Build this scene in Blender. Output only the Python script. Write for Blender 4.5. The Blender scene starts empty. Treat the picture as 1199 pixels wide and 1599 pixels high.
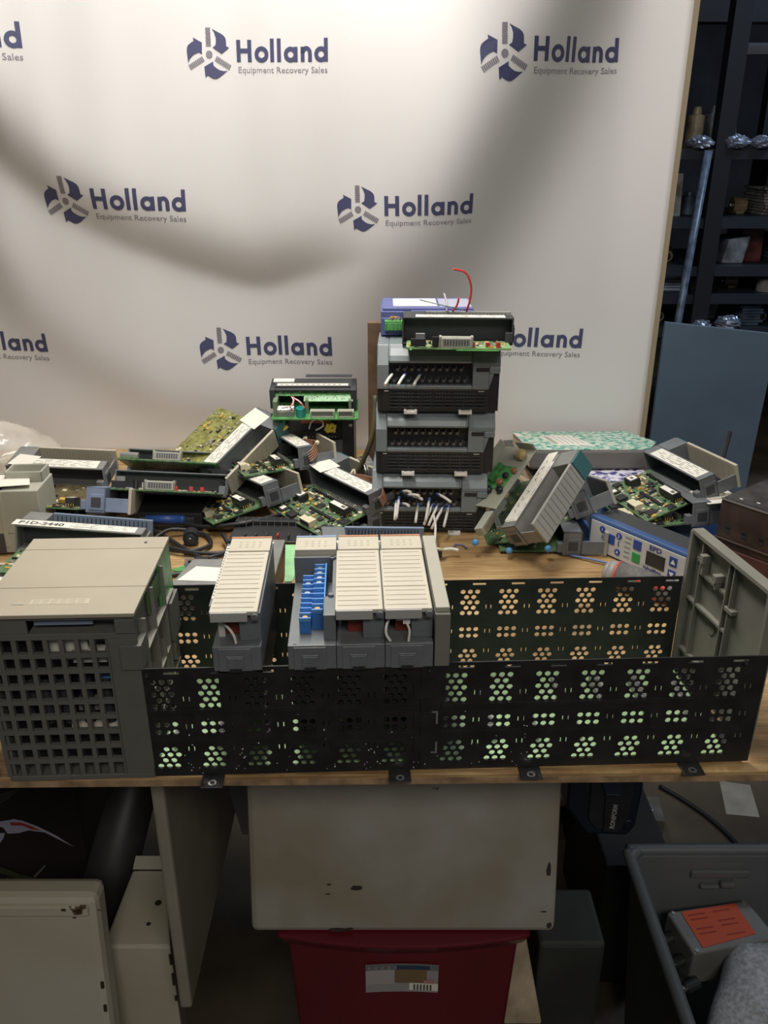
import bpy, bmesh, math, random
from mathutils import Matrix, Vector, Euler
R_ = math.radians
rnd = random.Random(7)
T = 0.85                                   # table top height
CAMZ = T + 0.476
SC = bpy.context.scene
COL = SC.collection

# ------------------------------------------------------------------ camera
cam_d = bpy.data.cameras.new('camera'); cam = bpy.data.objects.new('camera', cam_d); COL.objects.link(cam)
cam.location = (0, 0, CAMZ); cam.rotation_euler = (R_(90 - 23.3), 0, 0)
cam_d.sensor_fit = 'VERTICAL'; cam_d.sensor_height = 36.0; cam_d.lens = 1320.0 / 1599.0 * 36.0
cam_d.clip_start = 0.02; cam_d.clip_end = 60
SC.camera = cam
# ------------------------------------------------------------------ world + lamps
w = bpy.data.worlds.new('world'); SC.world = w; w.use_nodes = True
w.node_tree.nodes['Background'].inputs[0].default_value = (0.55, 0.62, 0.75, 1)
w.node_tree.nodes['Background'].inputs[1].default_value = 0.11
def area(name, loc, target, sx, sy, power, color):
    d = bpy.data.lights.new(name, 'AREA'); d.shape = 'RECTANGLE'; d.size = sx; d.size_y = sy
    d.energy = power; d.color = color
    o = bpy.data.objects.new(name, d); COL.objects.link(o); o.location = loc
    o.rotation_euler = (Vector(target) - Vector(loc)).to_track_quat('-Z', 'Y').to_euler()
    return o
area('bench_lamp', (-0.12, 1.04, T + 1.15), (-0.08, 1.04, T), 1.1, 0.14, 17.0, (1.0, 0.95, 0.88))
area('front_fill', (0.5, -1.5, 2.9), (0.1, 0.6, 0.5), 1.6, 0.6, 24.0, (1.0, 0.94, 0.84))  # added fill light from behind the camera, not a known fixture
area('shelf_fill', (2.2, 2.2, 3.2), (1.9, 3.6, 0.9), 1.2, 0.6, 26.0, (0.62, 0.78, 1.0))  # bluish light added for the shelving, its source is unseen
SC.view_settings.view_transform = 'Standard'; SC.view_settings.look = 'None'
SC.view_settings.gamma = 1.0; SC.view_settings.use_curve_mapping = False
SC.view_settings.exposure = 0.08

# ------------------------------------------------------------------ materials
MATS = {}
def mat(name, col, rough=0.5, metal=0.0, var=0.0, scale=30.0, bump=0.0, spec=0.5, alpha=1.0, trans=0.0, col2=None, emit=0):
    if name in MATS: return MATS[name]
    m = bpy.data.materials.new(name); m.use_nodes = True; nt = m.node_tree; b = nt.nodes['Principled BSDF']
    b.inputs['Base Color'].default_value = (*col, 1); b.inputs['Roughness'].default_value = rough
    b.inputs['Metallic'].default_value = metal; b.inputs['Specular IOR Level'].default_value = spec
    if trans: b.inputs['Transmission Weight'].default_value = trans
    if alpha < 1: b.inputs['Alpha'].default_value = alpha
    if emit: b.inputs['Emission Color'].default_value = (*col, 1); b.inputs['Emission Strength'].default_value = emit
    tc = nt.nodes.new('ShaderNodeTexCoord'); no = nt.nodes.new('ShaderNodeTexNoise')
    no.inputs['Scale'].default_value = scale; no.inputs['Detail'].default_value = 6
    nt.links.new(tc.outputs['Object'], no.inputs['Vector'])
    if var or col2:
        mx = nt.nodes.new('ShaderNodeValToRGB')
        c2 = col2 if col2 else tuple(max(0, c * (1 - var)) for c in col)
        c1 = col if col2 else tuple(min(1, c * (1 + var)) for c in col)
        mx.color_ramp.elements[0].position = 0.35; mx.color_ramp.elements[1].position = 0.65
        mx.color_ramp.elements[0].color = (*c2, 1); mx.color_ramp.elements[1].color = (*c1, 1)
        nt.links.new(no.outputs['Fac'], mx.inputs['Fac']); nt.links.new(mx.outputs['Color'], b.inputs['Base Color'])
    if bump:
        bp = nt.nodes.new('ShaderNodeBump'); bp.inputs['Strength'].default_value = bump; bp.inputs['Distance'].default_value = 0.001
        nt.links.new(no.outputs['Fac'], bp.inputs['Height']); nt.links.new(bp.outputs['Normal'], b.inputs['Normal'])
    MATS[name] = m; return m

def wood_mat():
    m = bpy.data.materials.new('bench_wood'); m.use_nodes = True; nt = m.node_tree; b = nt.nodes['Principled BSDF']
    tc = nt.nodes.new('ShaderNodeTexCoord'); mp = nt.nodes.new('ShaderNodeMapping'); mp.inputs['Scale'].default_value = (1.6, 22, 22)
    n1 = nt.nodes.new('ShaderNodeTexNoise'); n1.inputs['Scale'].default_value = 7; n1.inputs['Detail'].default_value = 9; n1.inputs['Distortion'].default_value = 1.2
    n2 = nt.nodes.new('ShaderNodeTexNoise'); n2.inputs['Scale'].default_value = 9; n2.inputs['Detail'].default_value = 5
    r = nt.nodes.new('ShaderNodeValToRGB'); e = r.color_ramp.elements
    e[0].position = .3; e[0].color = (.30, .175, .07, 1); e[1].position = .7; e[1].color = (.62, .43, .20, 1)
    r2 = nt.nodes.new('ShaderNodeValToRGB'); r2.color_ramp.elements[0].position = .36; r2.color_ramp.elements[0].color = (.5, .42, .34, 1)
    r2.color_ramp.elements[1].position = .56; r2.color_ramp.elements[1].color = (1, 1, 1, 1)
    mx = nt.nodes.new('ShaderNodeMixRGB'); mx.blend_type = 'MULTIPLY'; mx.inputs[0].default_value = .75
    L = nt.links.new
    L(tc.outputs['Object'], mp.inputs['Vector']); L(mp.outputs['Vector'], n1.inputs['Vector']); L(tc.outputs['Object'], n2.inputs['Vector'])
    L(n1.outputs['Fac'], r.inputs['Fac']); L(n2.outputs['Fac'], r2.inputs['Fac'])
    L(r.outputs['Color'], mx.inputs[1]); L(r2.outputs['Color'], mx.inputs[2]); L(mx.outputs['Color'], b.inputs['Base Color'])
    b.inputs['Roughness'].default_value = .6
    bp = nt.nodes.new('ShaderNodeBump'); bp.inputs['Strength'].default_value = .25; bp.inputs['Distance'].default_value = .001
    L(n1.outputs['Fac'], bp.inputs['Height']); L(bp.outputs['Normal'], b.inputs['Normal'])
    return m

def marble_mat(name, c1, c2, scale):
    m = bpy.data.materials.new(name); m.use_nodes = True; nt = m.node_tree; b = nt.nodes['Principled BSDF']
    tc = nt.nodes.new('ShaderNodeTexCoord'); n = nt.nodes.new('ShaderNodeTexNoise'); n.inputs['Scale'].default_value = scale; n.inputs['Detail'].default_value = 3
    r = nt.nodes.new('ShaderNodeValToRGB'); r.color_ramp.elements[0].position = .44; r.color_ramp.elements[0].color = (*c1, 1)
    r.color_ramp.elements[1].position = .53; r.color_ramp.elements[1].color = (*c2, 1)
    nt.links.new(tc.outputs['Object'], n.inputs['Vector']); nt.links.new(n.outputs['Fac'], r.inputs['Fac']); nt.links.new(r.outputs['Color'], b.inputs['Base Color'])
    b.inputs['Roughness'].default_value = .5
    return m

def paint_mat(name, base, chip, stain):
    """old white enamel: brownish stain clouds plus small dark chips"""
    m = bpy.data.materials.new(name); m.use_nodes = True; nt = m.node_tree; b = nt.nodes['Principled BSDF']; L = nt.links.new
    tc = nt.nodes.new('ShaderNodeTexCoord')
    n1 = nt.nodes.new('ShaderNodeTexNoise'); n1.inputs['Scale'].default_value = 7; n1.inputs['Detail'].default_value = 5
    n2 = nt.nodes.new('ShaderNodeTexNoise'); n2.inputs['Scale'].default_value = 45; n2.inputs['Detail'].default_value = 4
    r1 = nt.nodes.new('ShaderNodeValToRGB'); r1.color_ramp.elements[0].position = .35; r1.color_ramp.elements[0].color = (*stain, 1)
    r1.color_ramp.elements[1].position = .6; r1.color_ramp.elements[1].color = (*base, 1)
    r2 = nt.nodes.new('ShaderNodeValToRGB'); r2.color_ramp.elements[0].position = .74; r2.color_ramp.elements[0].color = (0, 0, 0, 1)
    r2.color_ramp.elements[1].position = .76; r2.color_ramp.elements[1].color = (1, 1, 1, 1)
    mx = nt.nodes.new('ShaderNodeMixRGB'); mx.inputs[2].default_value = (*chip, 1)
    L(tc.outputs['Object'], n1.inputs['Vector']); L(tc.outputs['Object'], n2.inputs['Vector']); L(n1.outputs['Fac'], r1.inputs['Fac'])
    L(n2.outputs['Fac'], r2.inputs['Fac']); L(r2.outputs['Color'], mx.inputs[0]); L(r1.outputs['Color'], mx.inputs[1]); L(mx.outputs['Color'], b.inputs['Base Color'])
    b.inputs['Roughness'].default_value = .45
    return m

WOOD = wood_mat()
EDGE = mat('plywood_edge', (.34, .22, .12), .8, var=.35, scale=60)
BACK = mat('vinyl_banner', (.735, .722, .722), .6, bump=.08, scale=600)
NAVY = mat('logo_navy', (.07, .075, .16), .55)
LOGOG = mat('logo_grey', (.24, .225, .26), .55)
BLACK = mat('black_metal', (.018, .0185, .019), .42, var=.3, scale=50)
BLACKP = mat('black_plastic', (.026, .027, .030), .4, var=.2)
GREYB = mat('blue_grey_plastic', (.155, .168, .180), .45, var=.08, scale=80)
GREYM = mat('mid_grey_plastic', (.22, .22, .21), .45, var=.08, scale=80)
GREYD = mat('dark_grey_plastic', (.045, .048, .053), .5, var=.1)
BEIGE = mat('beige_plastic', (.50, .46, .36), .45, var=.04)
BEIGED = mat('beige_groove', (.40, .37, .29), .6)
SLAT = mat('door_pale', (.55, .51, .41), .4, var=.03)
PSTOP = mat('supply_lid', (.40, .355, .27), .45, var=.05, scale=12)
PSBODY = mat('supply_body', (.135, .135, .12), .5, var=.06, scale=40)
OLIVE = mat('cap_plastic', (.20, .195, .165), .5, var=.08, scale=30)
PAPER = mat('label_paper', (.80, .77, .68), .6)
INK = mat('label_ink', (.10, .10, .10), .6)
PCB = mat('green_board', (.17, .24, .12), .35, col2=(.05, .14, .065), scale=220)
PCBL = mat('light_green_board', (.10, .33, .10), .35, var=.3, scale=140)
PCBO = mat('olive_board', (.24, .24, .07), .4, var=.4, scale=150)
TRACK = mat('pcb_track', (.12, .55, .12), .35)
BACKP = mat('backplane_green', (.34, .50, .27), .45, var=.12, scale=60)
CHIP = mat('black_chip', (.022, .022, .024), .38)
PINS = mat('tin_pins', (.62, .60, .54), .3, .8)
GOLD = mat('tan_capacitor', (.60, .36, .08), .4)
CREAM = mat('cream_connector', (.68, .62, .44), .45)
CONG = mat('grey_connector', (.42, .42, .36), .45)
BROWNW = mat('brown_wire', (.30, .14, .08), .45)
WHITEW = mat('white_wire', (.78, .76, .70), .45)
REDW = mat('red_wire', (.60, .03, .03), .4)
REDP = mat('red_plastic', (.50, .04, .03), .4)
REDB = mat('terminal_red', (.22, .035, .02), .5)
ORANGE = mat('orange_strip', (.50, .12, .04), .5)
BLUET = mat('terminal_blue', (.04, .17, .50), .4)
BLUEC = mat('blue_capacitor', (.10, .33, .68), .4)
BLUES = mat('slat_blue', (.20, .26, .36), .4)
METAL = mat('steel', (.55, .55, .53), .3, .9)
YELLOW = mat('yellow_ferrule', (.70, .52, .06), .45)
TEAL = mat('teal_can', (.02, .30, .26), .3)
SILV = mat('silver_can', (.7, .7, .68), .25, .9)

# ------------------------------------------------------------------ mesh builder
class MB:
    def __init__(s): s.v = []; s.f = []; s.m = []; s.mats = []; s.M = Matrix.Identity(4)
    def mi(s, m):
        if m not in s.mats: s.mats.append(m)
        return s.mats.index(m)
    def add(s, vs, fs, m):
        k = len(s.v); i = s.mi(m); s.v += [tuple(s.M @ Vector(v)) for v in vs]
        for f in fs: s.f.append([k + q for q in f]); s.m.append(i)
        return s
    def box(s, x0, x1, y0, y1, z0, z1, m):
        vs = [(x, y, z) for z in (z0, z1) for y in (y0, y1) for x in (x0, x1)]
        return s.add(vs, [(0, 2, 3, 1), (4, 5, 7, 6), (0, 1, 5, 4), (2, 6, 7, 3), (0, 4, 6, 2), (1, 3, 7, 5)], m)
    def prism(s, pts, axis, a, b, m):
        """extrude a 2-D outline (CCW) along an axis between a and b"""
        n = len(pts)
        def P(u, v, t): return {'x': (t, u, v), 'y': (u, t, v), 'z': (u, v, t)}[axis]
        vs = [P(u, v, a) for u, v in pts] + [P(u, v, b) for u, v in pts]
        fs = [tuple(range(n))[::-1], tuple(range(n, 2 * n))] + [(i, (i + 1) % n, n + (i + 1) % n, n + i) for i in range(n)]
        return s.add(vs, fs, m)
    def cyl(s, p, q, r, m, n=14, r2=None):
        p = Vector(p); q = Vector(q); d = (q - p).normalized(); r2 = r if r2 is None else r2
        u = d.orthogonal().normalized(); v = d.cross(u)
        vs = []
        for c, rr in ((p, r), (q, r2)):
            for i in range(n):
                a = 2 * math.pi * i / n; vs.append(tuple(c + u * (rr * math.cos(a)) + v * (rr * math.sin(a))))
        fs = [tuple(range(n))[::-1], tuple(range(n, 2 * n))] + [(i, (i + 1) % n, n + (i + 1) % n, n + i) for i in range(n)]
        return s.add(vs, fs, m)
    def tube(s, pts, r, m, n=8, sub=6):
        P = [Vector(p) for p in pts]
        if len(P) > 2 and sub > 1:
            Q = []; E_ = [P[0] * 2 - P[1]] + P + [P[-1] * 2 - P[-2]]
            for i in range(1, len(E_) - 2):
                a, b, c, d = E_[i - 1:i + 3]
                for k in range(sub):
                    t = k / sub; Q.append(.5 * ((2 * b) + (c - a) * t + (2 * a - 5 * b + 4 * c - d) * t * t + (3 * b - a - 3 * c + d) * t ** 3))
            Q.append(P[-1]); P = Q
        vs = []; fs = []; u = None
        for i, p in enumerate(P):
            d = (P[min(i + 1, len(P) - 1)] - P[max(i - 1, 0)]).normalized()
            u = d.orthogonal().normalized() if u is None else (u - d * u.dot(d)).normalized()
            v = d.cross(u)
            for k in range(n):
                a = 2 * math.pi * k / n; vs.append(tuple(p + u * (r * math.cos(a)) + v * (r * math.sin(a))))
        for i in range(len(P) - 1):
            for k in range(n): fs.append((i * n + k, i * n + (k + 1) % n, (i + 1) * n + (k + 1) % n, (i + 1) * n + k))
        fs += [tuple(range(n))[::-1], tuple(range((len(P) - 1) * n, len(P) * n))]
        return s.add(vs, fs, m)
    def sphere(s, c, rx, ry, rz, m, n=14, k=9):
        vs = [(c[0], c[1], c[2] + rz)]; fs = []
        for i in range(1, k):
            t = math.pi * i / k
            for j in range(n):
                a = 2 * math.pi * j / n; vs.append((c[0] + rx * math.sin(t) * math.cos(a), c[1] + ry * math.sin(t) * math.sin(a), c[2] + rz * math.cos(t)))
        vs.append((c[0], c[1], c[2] - rz)); L = len(vs) - 1
        for j in range(n): fs.append((0, 1 + j, 1 + (j + 1) % n)); fs.append((L, L - n + (j + 1) % n, L - n + j))
        for i in range(k - 2):
            for j in range(n): fs.append((1 + i * n + j, 1 + (i + 1) * n + j, 1 + (i + 1) * n + (j + 1) % n, 1 + i * n + (j + 1) % n))
        return s.add(vs, fs, m)
    def build(s, name, parent=None, bevel=0.0, smooth=False, loc=None, rot=None):
        me = bpy.data.meshes.new(name); me.from_pydata(s.v, [], s.f)
        for m in s.mats: me.materials.append(m)
        me.polygons.foreach_set('material_index', s.m); me.update()
        bm = bmesh.new(); bm.from_mesh(me); bmesh.ops.recalc_face_normals(bm, faces=bm.faces); bm.to_mesh(me); bm.free()
        if smooth:
            for p in me.polygons: p.use_smooth = len(p.vertices) <= 4
        o = bpy.data.objects.new(name, me); COL.objects.link(o)
        if parent: o.parent = parent
        if loc is not None: o.location = loc
        if rot is not None: o.rotation_euler = rot
        if bevel:
            b = o.modifiers.new('bevel', 'BEVEL'); b.width = bevel; b.segments = 2; b.limit_method = 'ANGLE'; b.angle_limit = R_(40)
        return o

def tag(o, label, cat, group=None, kind=None):
    if label: o['label'] = label
    if cat: o['category'] = cat
    if group: o['group'] = group
    if kind: o['kind'] = kind
    return o
def thing(name, label, cat, loc=(0, 0, 0), rot=(0, 0, 0), group=None):
    o = bpy.data.objects.new(name, None); COL.objects.link(o); o.empty_display_size = .02
    o.location = loc; o.rotation_euler = rot
    return tag(o, label, cat, group)
def struct(o): o['kind'] = 'structure'; return o
def lab(o, s): o['label'] = s; return o
def deg(*a): return tuple(R_(x) for x in a)
def text_mesh(body, size, name='lettering', bold=0.0):
    cu = bpy.data.curves.new(name, 'FONT'); cu.body = body; cu.size = size; cu.offset = bold; cu.resolution_u = 2
    o = bpy.data.objects.new(name, cu); COL.objects.link(o)
    dg = bpy.context.evaluated_depsgraph_get(); me = bpy.data.meshes.new_from_object(o.evaluated_get(dg))
    vs = [tuple(v.co) for v in me.vertices]; fs = [tuple(p.vertices) for p in me.polygons]
    bpy.data.objects.remove(o); bpy.data.curves.remove(cu); bpy.data.meshes.remove(me)
    return vs, fs
def add_text(mb, body, size, fr, m, bold=0.0, width=None):
    """fr = (origin, xdir, ydir) frame for the baseline start"""
    vs, fs = text_mesh(body, size, bold=bold)
    o, x, y = [Vector(q) for q in fr]; k = 1.0
    if width: k = width / max(1e-6, max(v[0] for v in vs))
    mb.add([tuple(o + x * (v[0] * k) + y * v[1]) for v in vs], fs, m)

# ------------------------------------------------------------------ room
YB = 1.383
struct(MB().box(-4, 5.5, -3, 7.0, -.1, 0, mat('floor_concrete', (.115, .088, .058), .75, var=.4, scale=4, bump=.3)).build('floor'))
struct(MB().box(-4, 5.5, 7.0, 7.1, 0, 4.5, mat('wall_dark', (.05, .055, .065), .8, var=.3, scale=3)).build('wall_back'))
struct(MB().box(5.4, 5.5, -3, 7.0, 0, 4.5, MATS['wall_dark']).build('wall_right'))
struct(MB().box(-4.1, -4, -3, 7.0, 0, 4.5, MATS['wall_dark']).build('wall_left'))
struct(MB().box(-4, 5.5, -3, 7.0, 4.5, 4.6, MATS['wall_dark']).build('ceiling'))

# work bench
bench = thing('work_bench', 'long workbench with bare plywood top covered in electronics', 'workbench', (0, 1.0, 0))
b = MB(); b.prism([(-1.15, -.459), (.52, -.437), (.50, .380), (-1.15, .380)], 'z', T - .0085, T, WOOD)
bt = b.build('bench_top', bench, bevel=.001)
b = MB(); b.prism([(-1.15, -.4592), (.52, -.4372), (.52, -.435), (-1.15, -.457)], 'z', T - .010, T - .0035, EDGE); b.build('plywood_edge', bench)
for x in (-1.08, .42):
    MB().box(x, x + .07, .30, .37, 0, T - .0085, EDGE).build('leg', bench)

# ------------------------------------------------------------------ banner backdrop
def P2(px, py, Y=YB):                      # pixel -> (x, z) on the banner plane
    a = (px - 599.5) / 1320; bb = (py - 799.5) / 1320; c = math.cos(R_(23.3)); s_ = math.sin(R_(23.3))
    d = (a, c - bb * s_, -s_ - bb * c); t = Y / d[1]
    return d[0] * t, .476 + d[2] * t
def polyd(x, z, pts):
    best = 9; sg = 0; tt = 0; n = len(pts) - 1
    for i in range(n):
        (ax, az), (bx, bz) = pts[i], pts[i + 1]; dx = bx - ax; dz = bz - az
        t = max(0, min(1, ((x - ax) * dx + (z - az) * dz) / (dx * dx + dz * dz)))
        qx = x - ax - t * dx; qz = z - az - t * dz; d = math.hypot(qx, qz)
        if d < best: best = d; tt = (i + t) / n; sg = 1 if (dx * qz - dz * qx) > 0 else -1
    return best * sg, tt
DARK_BAND1 = [P2(*p) for p in ((-40, 170), (30, 265), (110, 330), (200, 375), (290, 410), (360, 432), (415, 442), (470, 422), (530, 402), (590, 380))]  # traced dark bands; the sheet is bent along them to shade alike
DARK_BAND2 = [P2(*p) for p in ((930, -40), (880, 60), (840, 160), (790, 250), (735, 340), (680, 420), (610, 500), (540, 580), (450, 640))]
DARK_BAND3 = [P2(*p) for p in ((-60, 380), (0, 430), (60, 520), (150, 580), (260, 640), (420, 665), (560, 650))]
def slope(x, z):  # wanted darkening put into the sheet's shape as a slope
    d, t = polyd(x, z, DARK_BAND1)
    env = min(1, (1 - t) * 4.0)
    g = math.exp(-((d - .004) / (.055 if d > 0 else .014)) ** 2)
    s = .66 * g * env
    d, t = polyd(x, z, DARK_BAND2)
    d = abs(d) if d > 0 else d
    g = math.exp(-(d / (.055 + .05 * t)) ** 2); s += (.36 + .26 * min(1, t * 1.6)) * g * min(1, (1 - t) * 3)
    d, t = polyd(x, z, DARK_BAND3)
    s += .22 * math.exp(-(d / .05) ** 2)
    s += .02 * math.sin(9 * x + 4 * z) + .015 * math.sin(17 * z - 6 * x)
    return s - .03
XA, XB, ZA, ZB, NX, NZ = -.95, .440, -.14, .86, 150, 150
GY = [[0.0] * (NX + 1) for _ in range(NZ + 1)]
for i in range(NX + 1):
    x = XA + (XB - XA) * i / NX; y = YB; GY[0][i] = y; dz = (ZB - ZA) / NZ
    for k in range(1, NZ + 1):
        z = ZA + dz * (k - .5); fade = 1.0
        if x > .36: fade = max(0, (.44 - x) / .08)
        y -= slope(x, z) * dz * fade * .9; GY[k][i] = y
def blur(G):
    H = [r[:] for r in G]
    for k in range(len(G)):
        for i in range(1, len(G[0]) - 1): H[k][i] = (G[k][i - 1] + 2 * G[k][i] + G[k][i + 1]) / 4
    return H
for _ in range(5): GY = blur(GY)
def cloth_y(x, z):
    u = max(0, min(NX - 1e-6, (x - XA) / (XB - XA) * NX)); v = max(0, min(NZ - 1e-6, (z - ZA) / (ZB - ZA) * NZ)); i = int(u); k = int(v); u -= i; v -= k
    return (GY[k][i] * (1 - u) + GY[k][i + 1] * u) * (1 - v) + (GY[k + 1][i] * (1 - u) + GY[k + 1][i + 1] * u) * v
banner = thing('banner_backdrop', 'large white vinyl banner printed with repeated navy logos hanging behind the bench', 'banner', (0, YB, T))
b = MB(); vs = []; fs = []
for k in range(NZ + 1):
    for i in range(NX + 1): vs.append((XA + (XB - XA) * i / NX, GY[k][i] - YB, ZA + (ZB - ZA) * k / NZ))
for k in range(NZ):
    for i in range(NX): a = k * (NX + 1) + i; fs.append((a, a + 1, a + NX + 2, a + NX + 1))
b.add(vs, fs, BACK); sh = b.build('banner_sheet', banner, smooth=True)
so = sh.modifiers.new('thick', 'SOLIDIFY'); so.thickness = .001; so.offset = 1
b = MB(); b.box(.4385, .4465, -.002, .012, ZA, ZB, mat('banner_edge_tan', (.34, .28, .19), .7)); lab(b.build('edge_strip', banner), 'tan edge strip')

def ring(cx, cy, ro, ri, n=28):
    vs = []; fs = []
    for i in range(n):
        a = 2 * math.pi * i / n; vs += [(cx + ro * math.cos(a), cy + ro * math.sin(a)), (cx + ri * math.cos(a), cy + ri * math.sin(a))]
    for i in range(n): j = (i + 1) % n; fs.append((2 * i, 2 * j, 2 * j + 1, 2 * i + 1))
    return vs, fs
def logo_shapes():
    """units: icon centre = (0,0), y up; returns [(verts2d, faces, material)]"""
    out = []
    def poly(pts, m): out.append((pts, [tuple(range(len(pts)))], m))
    blade = [(25, 155), (90, 125), (108, 112), (117, 98), (120, 80), (120, 50), (140, 42), (85, 5), (25, 43), (45, 55), (50, 80), (50, 105), (40, 135)]
    for a in (0, 120, 240):
        c, s_ = math.cos(R_(-a)), math.sin(R_(-a)); rt = lambda p: (p[0] * c - p[1] * s_, p[0] * s_ + p[1] * c)
        # blade split in two convex-ish fans
        poly([rt(p) for p in blade], NAVY)
        for k in range(9):
            y0 = 50 + k * 12.8; poly([rt(p) for p in ((-19, y0), (15, y0), (15, y0 + 9.6), (-19, y0 + 9.6))], LOGOG)
    out.append(([(23 * math.cos(t * math.pi / 12), 23 * math.sin(t * math.pi / 12)) for t in range(24)], [tuple(range(24))], LOGOG))
    bx, by = 190, -43
    def rect(x0, x1, y0, y1):
        nn = max(1, int((y1 - y0) / 18))
        for q in range(nn):
            a_ = y0 + (y1 - y0) * q / nn; b_ = y0 + (y1 - y0) * (q + 1) / nn
            poly([(x0 + bx, a_ + by), (x1 + bx, a_ + by), (x1 + bx, b_ + by), (x0 + bx, b_ + by)], NAVY)
    def rg(cx, cy, ro, ri):
        v, f = ring(cx + bx, cy + by, ro, ri); out.append((v, f, NAVY))
    rect(0, 28, 0, 133); rect(77, 105, 0, 133); rect(28, 77, 54, 81)
    rg(175, 45, 49, 22); rect(236, 263, 0, 140); rect(284, 311, 0, 140)
    rg(378, 44, 47, 20); rect(400, 427, 0, 90)
    # n : stem, arch, right leg
    rect(448, 475, 0, 90); rect(499, 526, 0, 50)
    arch = []; n = 12
    vv = []; ff = []
    for i in range(n + 1):
        a = math.pi * (1 - i / n); vv += [(487 + 39 * math.cos(a) + bx, 50 + 44 * math.sin(a) + by), (487 + 12 * math.cos(a) + bx, 50 + 18 * math.sin(a) + by)]
    for i in range(n): ff.append((2 * i, 2 * i + 2, 2 * i + 3, 2 * i + 1))
    out.append((vv, ff, NAVY))
    rg(589, 44, 47, 20); rect(609, 636, 0, 140)
    tv, tf = text_mesh('Equipment Recovery Sales', 52)
    k = 628 / max(v[0] for v in tv)
    out.append(([(v[0] * k + bx + 4, v[1] * 1.02 + by - 67) for v in tv], tf, LOGOG))
    return out
LOGO = logo_shapes()
def put_logo(c_px, e_px, s=None):
    """c_px: icon centre, e_px: right end of the word's baseline"""
    cx, cz = P2(*c_px); ex, ez = P2(*e_px)
    for _ in range(3):
        cx, cz = P2(*c_px, cloth_y(cx, cz)); ex, ez = P2(*e_px, cloth_y(ex, ez))
    u = Vector((ex - cx, ez - cz)); L0 = Vector((826, -43)); k = u.length / L0.length
    ang = math.atan2(u.y, u.x) - math.atan2(L0.y, L0.x); c, s_ = math.cos(ang) * k, math.sin(ang) * k
    b = MB()
    for vs2, fs2, m in LOGO:
        vs = []
        for (x, y) in vs2:
            wx = cx + x * c - y * s_; wz = cz + x * s_ + y * c
            vs.append((wx, cloth_y(wx, wz) - YB - .0017, wz))
        if m is None: continue
        b.add(vs, fs2, m)
    lab(b.build('printed_logo', banner), 'navy printed logo and lettering')
for c_, e_ in (((327, 85), (512, 96)), ((788, 83), (964, 97)), ((103, 314), (291, 330)), ((559, 327), (737, 333)),
               ((345, 546), (519, 555)), ((-148, 68), (36, 75)), ((-93, 534), (76, 549)), ((733, 530), (907, 543))):
    put_logo(c_, e_)

# ------------------------------------------------------------------ chassis rack
YAW = R_(2.2); RO = Vector((-.19, .5525, T))
RM = Matrix.Translation(RO) @ Matrix.Rotation(YAW, 4, 'Z')
def rk(x, y=0, z=0): return tuple(RM @ Vector((x, y, z)))
rack = thing('module_rack', 'long black perforated steel card rack along the front edge of the bench', 'equipment rack', tuple(RO), (0, 0, YAW))
GX = [.0165 + .0365 * i for i in range(6)] + [.0165 + .0365 * 5 + .048 + .0365 * i for i in range(7)]
def perforated(name, x0, x1, mirror=False):
    bm = bmesh.new()
    def loop(pts):
        vs = [bm.verts.new((x, 0, z)) for x, z in pts]
        for i in range(len(vs)): bm.edges.new((vs[i], vs[(i + 1) % len(vs)]))
    loop([(x0, .002), (x1, .002), (x1, .070), (x1, .106), ((x0 + x1) / 2, .106), (x0, .106), (x0, .07)])
    def hole(cx, cz, r=.0025, n=10): loop([(cx + r * math.cos(2 * math.pi * k / n), cz + r * math.sin(2 * math.pi * k / n)) for k in range(n)])
    def rect(a, b_, c, d): loop([(a, c), (b_, c), (b_, d), (a, d)])
    for g in GX:
        for k, row in enumerate((3, 2, 3, 2, 3)):
            for j in range(row): hole(g + (j - (row - 1) / 2) * .0068, .0935 - k * .0057)
        for z in (.0530, .0457):
            for j in (-1, 0, 1): hole(g + j * .0068, z)
        for k, row in enumerate((2, 3, 2, 3)):
            for j in range(row): hole(g + (j - (row - 1) / 2) * .0068 + (.0008 * (1 - k)), .0285 - k * .0055)
        rect(g + .002, g + .0145, .1005, .1028)
        if g + .02 < x1 - .004:
            for z in (.0750, .0485, .0265):
                for dx in (.0150, .0196): rect(g + dx, g + dx + .0009, z, z + .0045)
    bmesh.ops.triangle_fill(bm, use_beauty=True, use_dissolve=False, edges=bm.edges[:])
    me = bpy.data.meshes.new(name); bm.to_mesh(me); bm.free(); me.materials.append(BLACK)
    o = bpy.data.objects.new(name, me); COL.objects.link(o); o.parent = rack
    s = o.modifiers.new('thick', 'SOLIDIFY'); s.thickness = .0011; s.offset = 0
    return o
fp = perforated('front_panel', .0025, .4965)
bp_ = perforated('back_panel', .0058, .484); bp_.location = (-.007, .136, 0)
b = MB()
for z in (.0655, .0385):
    for xa, xb in ((.004, .214), (.236, .480)): b.box(xa, xb, -.0016, .0003, z - .002, z + .002, BLACK)
for xa, xb in ((.214, .232),):
    for z in (.080, .052, .028): b.box(xa, xb, -.0018, .0003, z - .007, z + .007, BLACK)
b.box(.2195, .2205, -.002, 0, .004, .104, BLACK)
for g in GX: b.box(g + .0155, g + .0215, -.0014, .0003, .088, .1, BLACK) if False else None
for x in (.006, .226, .478):
    b.cyl((x, -.0022, .1), (x, 0, .1), .0022, BLACK); b.cyl((x, -.0028, .1), (x, -.002, .1), .001, GREYD)
b.build('rib', rack)
b = MB(); b.box(.2285, .2335, -.0012, -.0003, .048, .060, GREYM); b.box(.2285, .2335, -.0012, -.0003, .019, .030, GREYM); b.build('slot_plate', rack)
b = MB()
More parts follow.
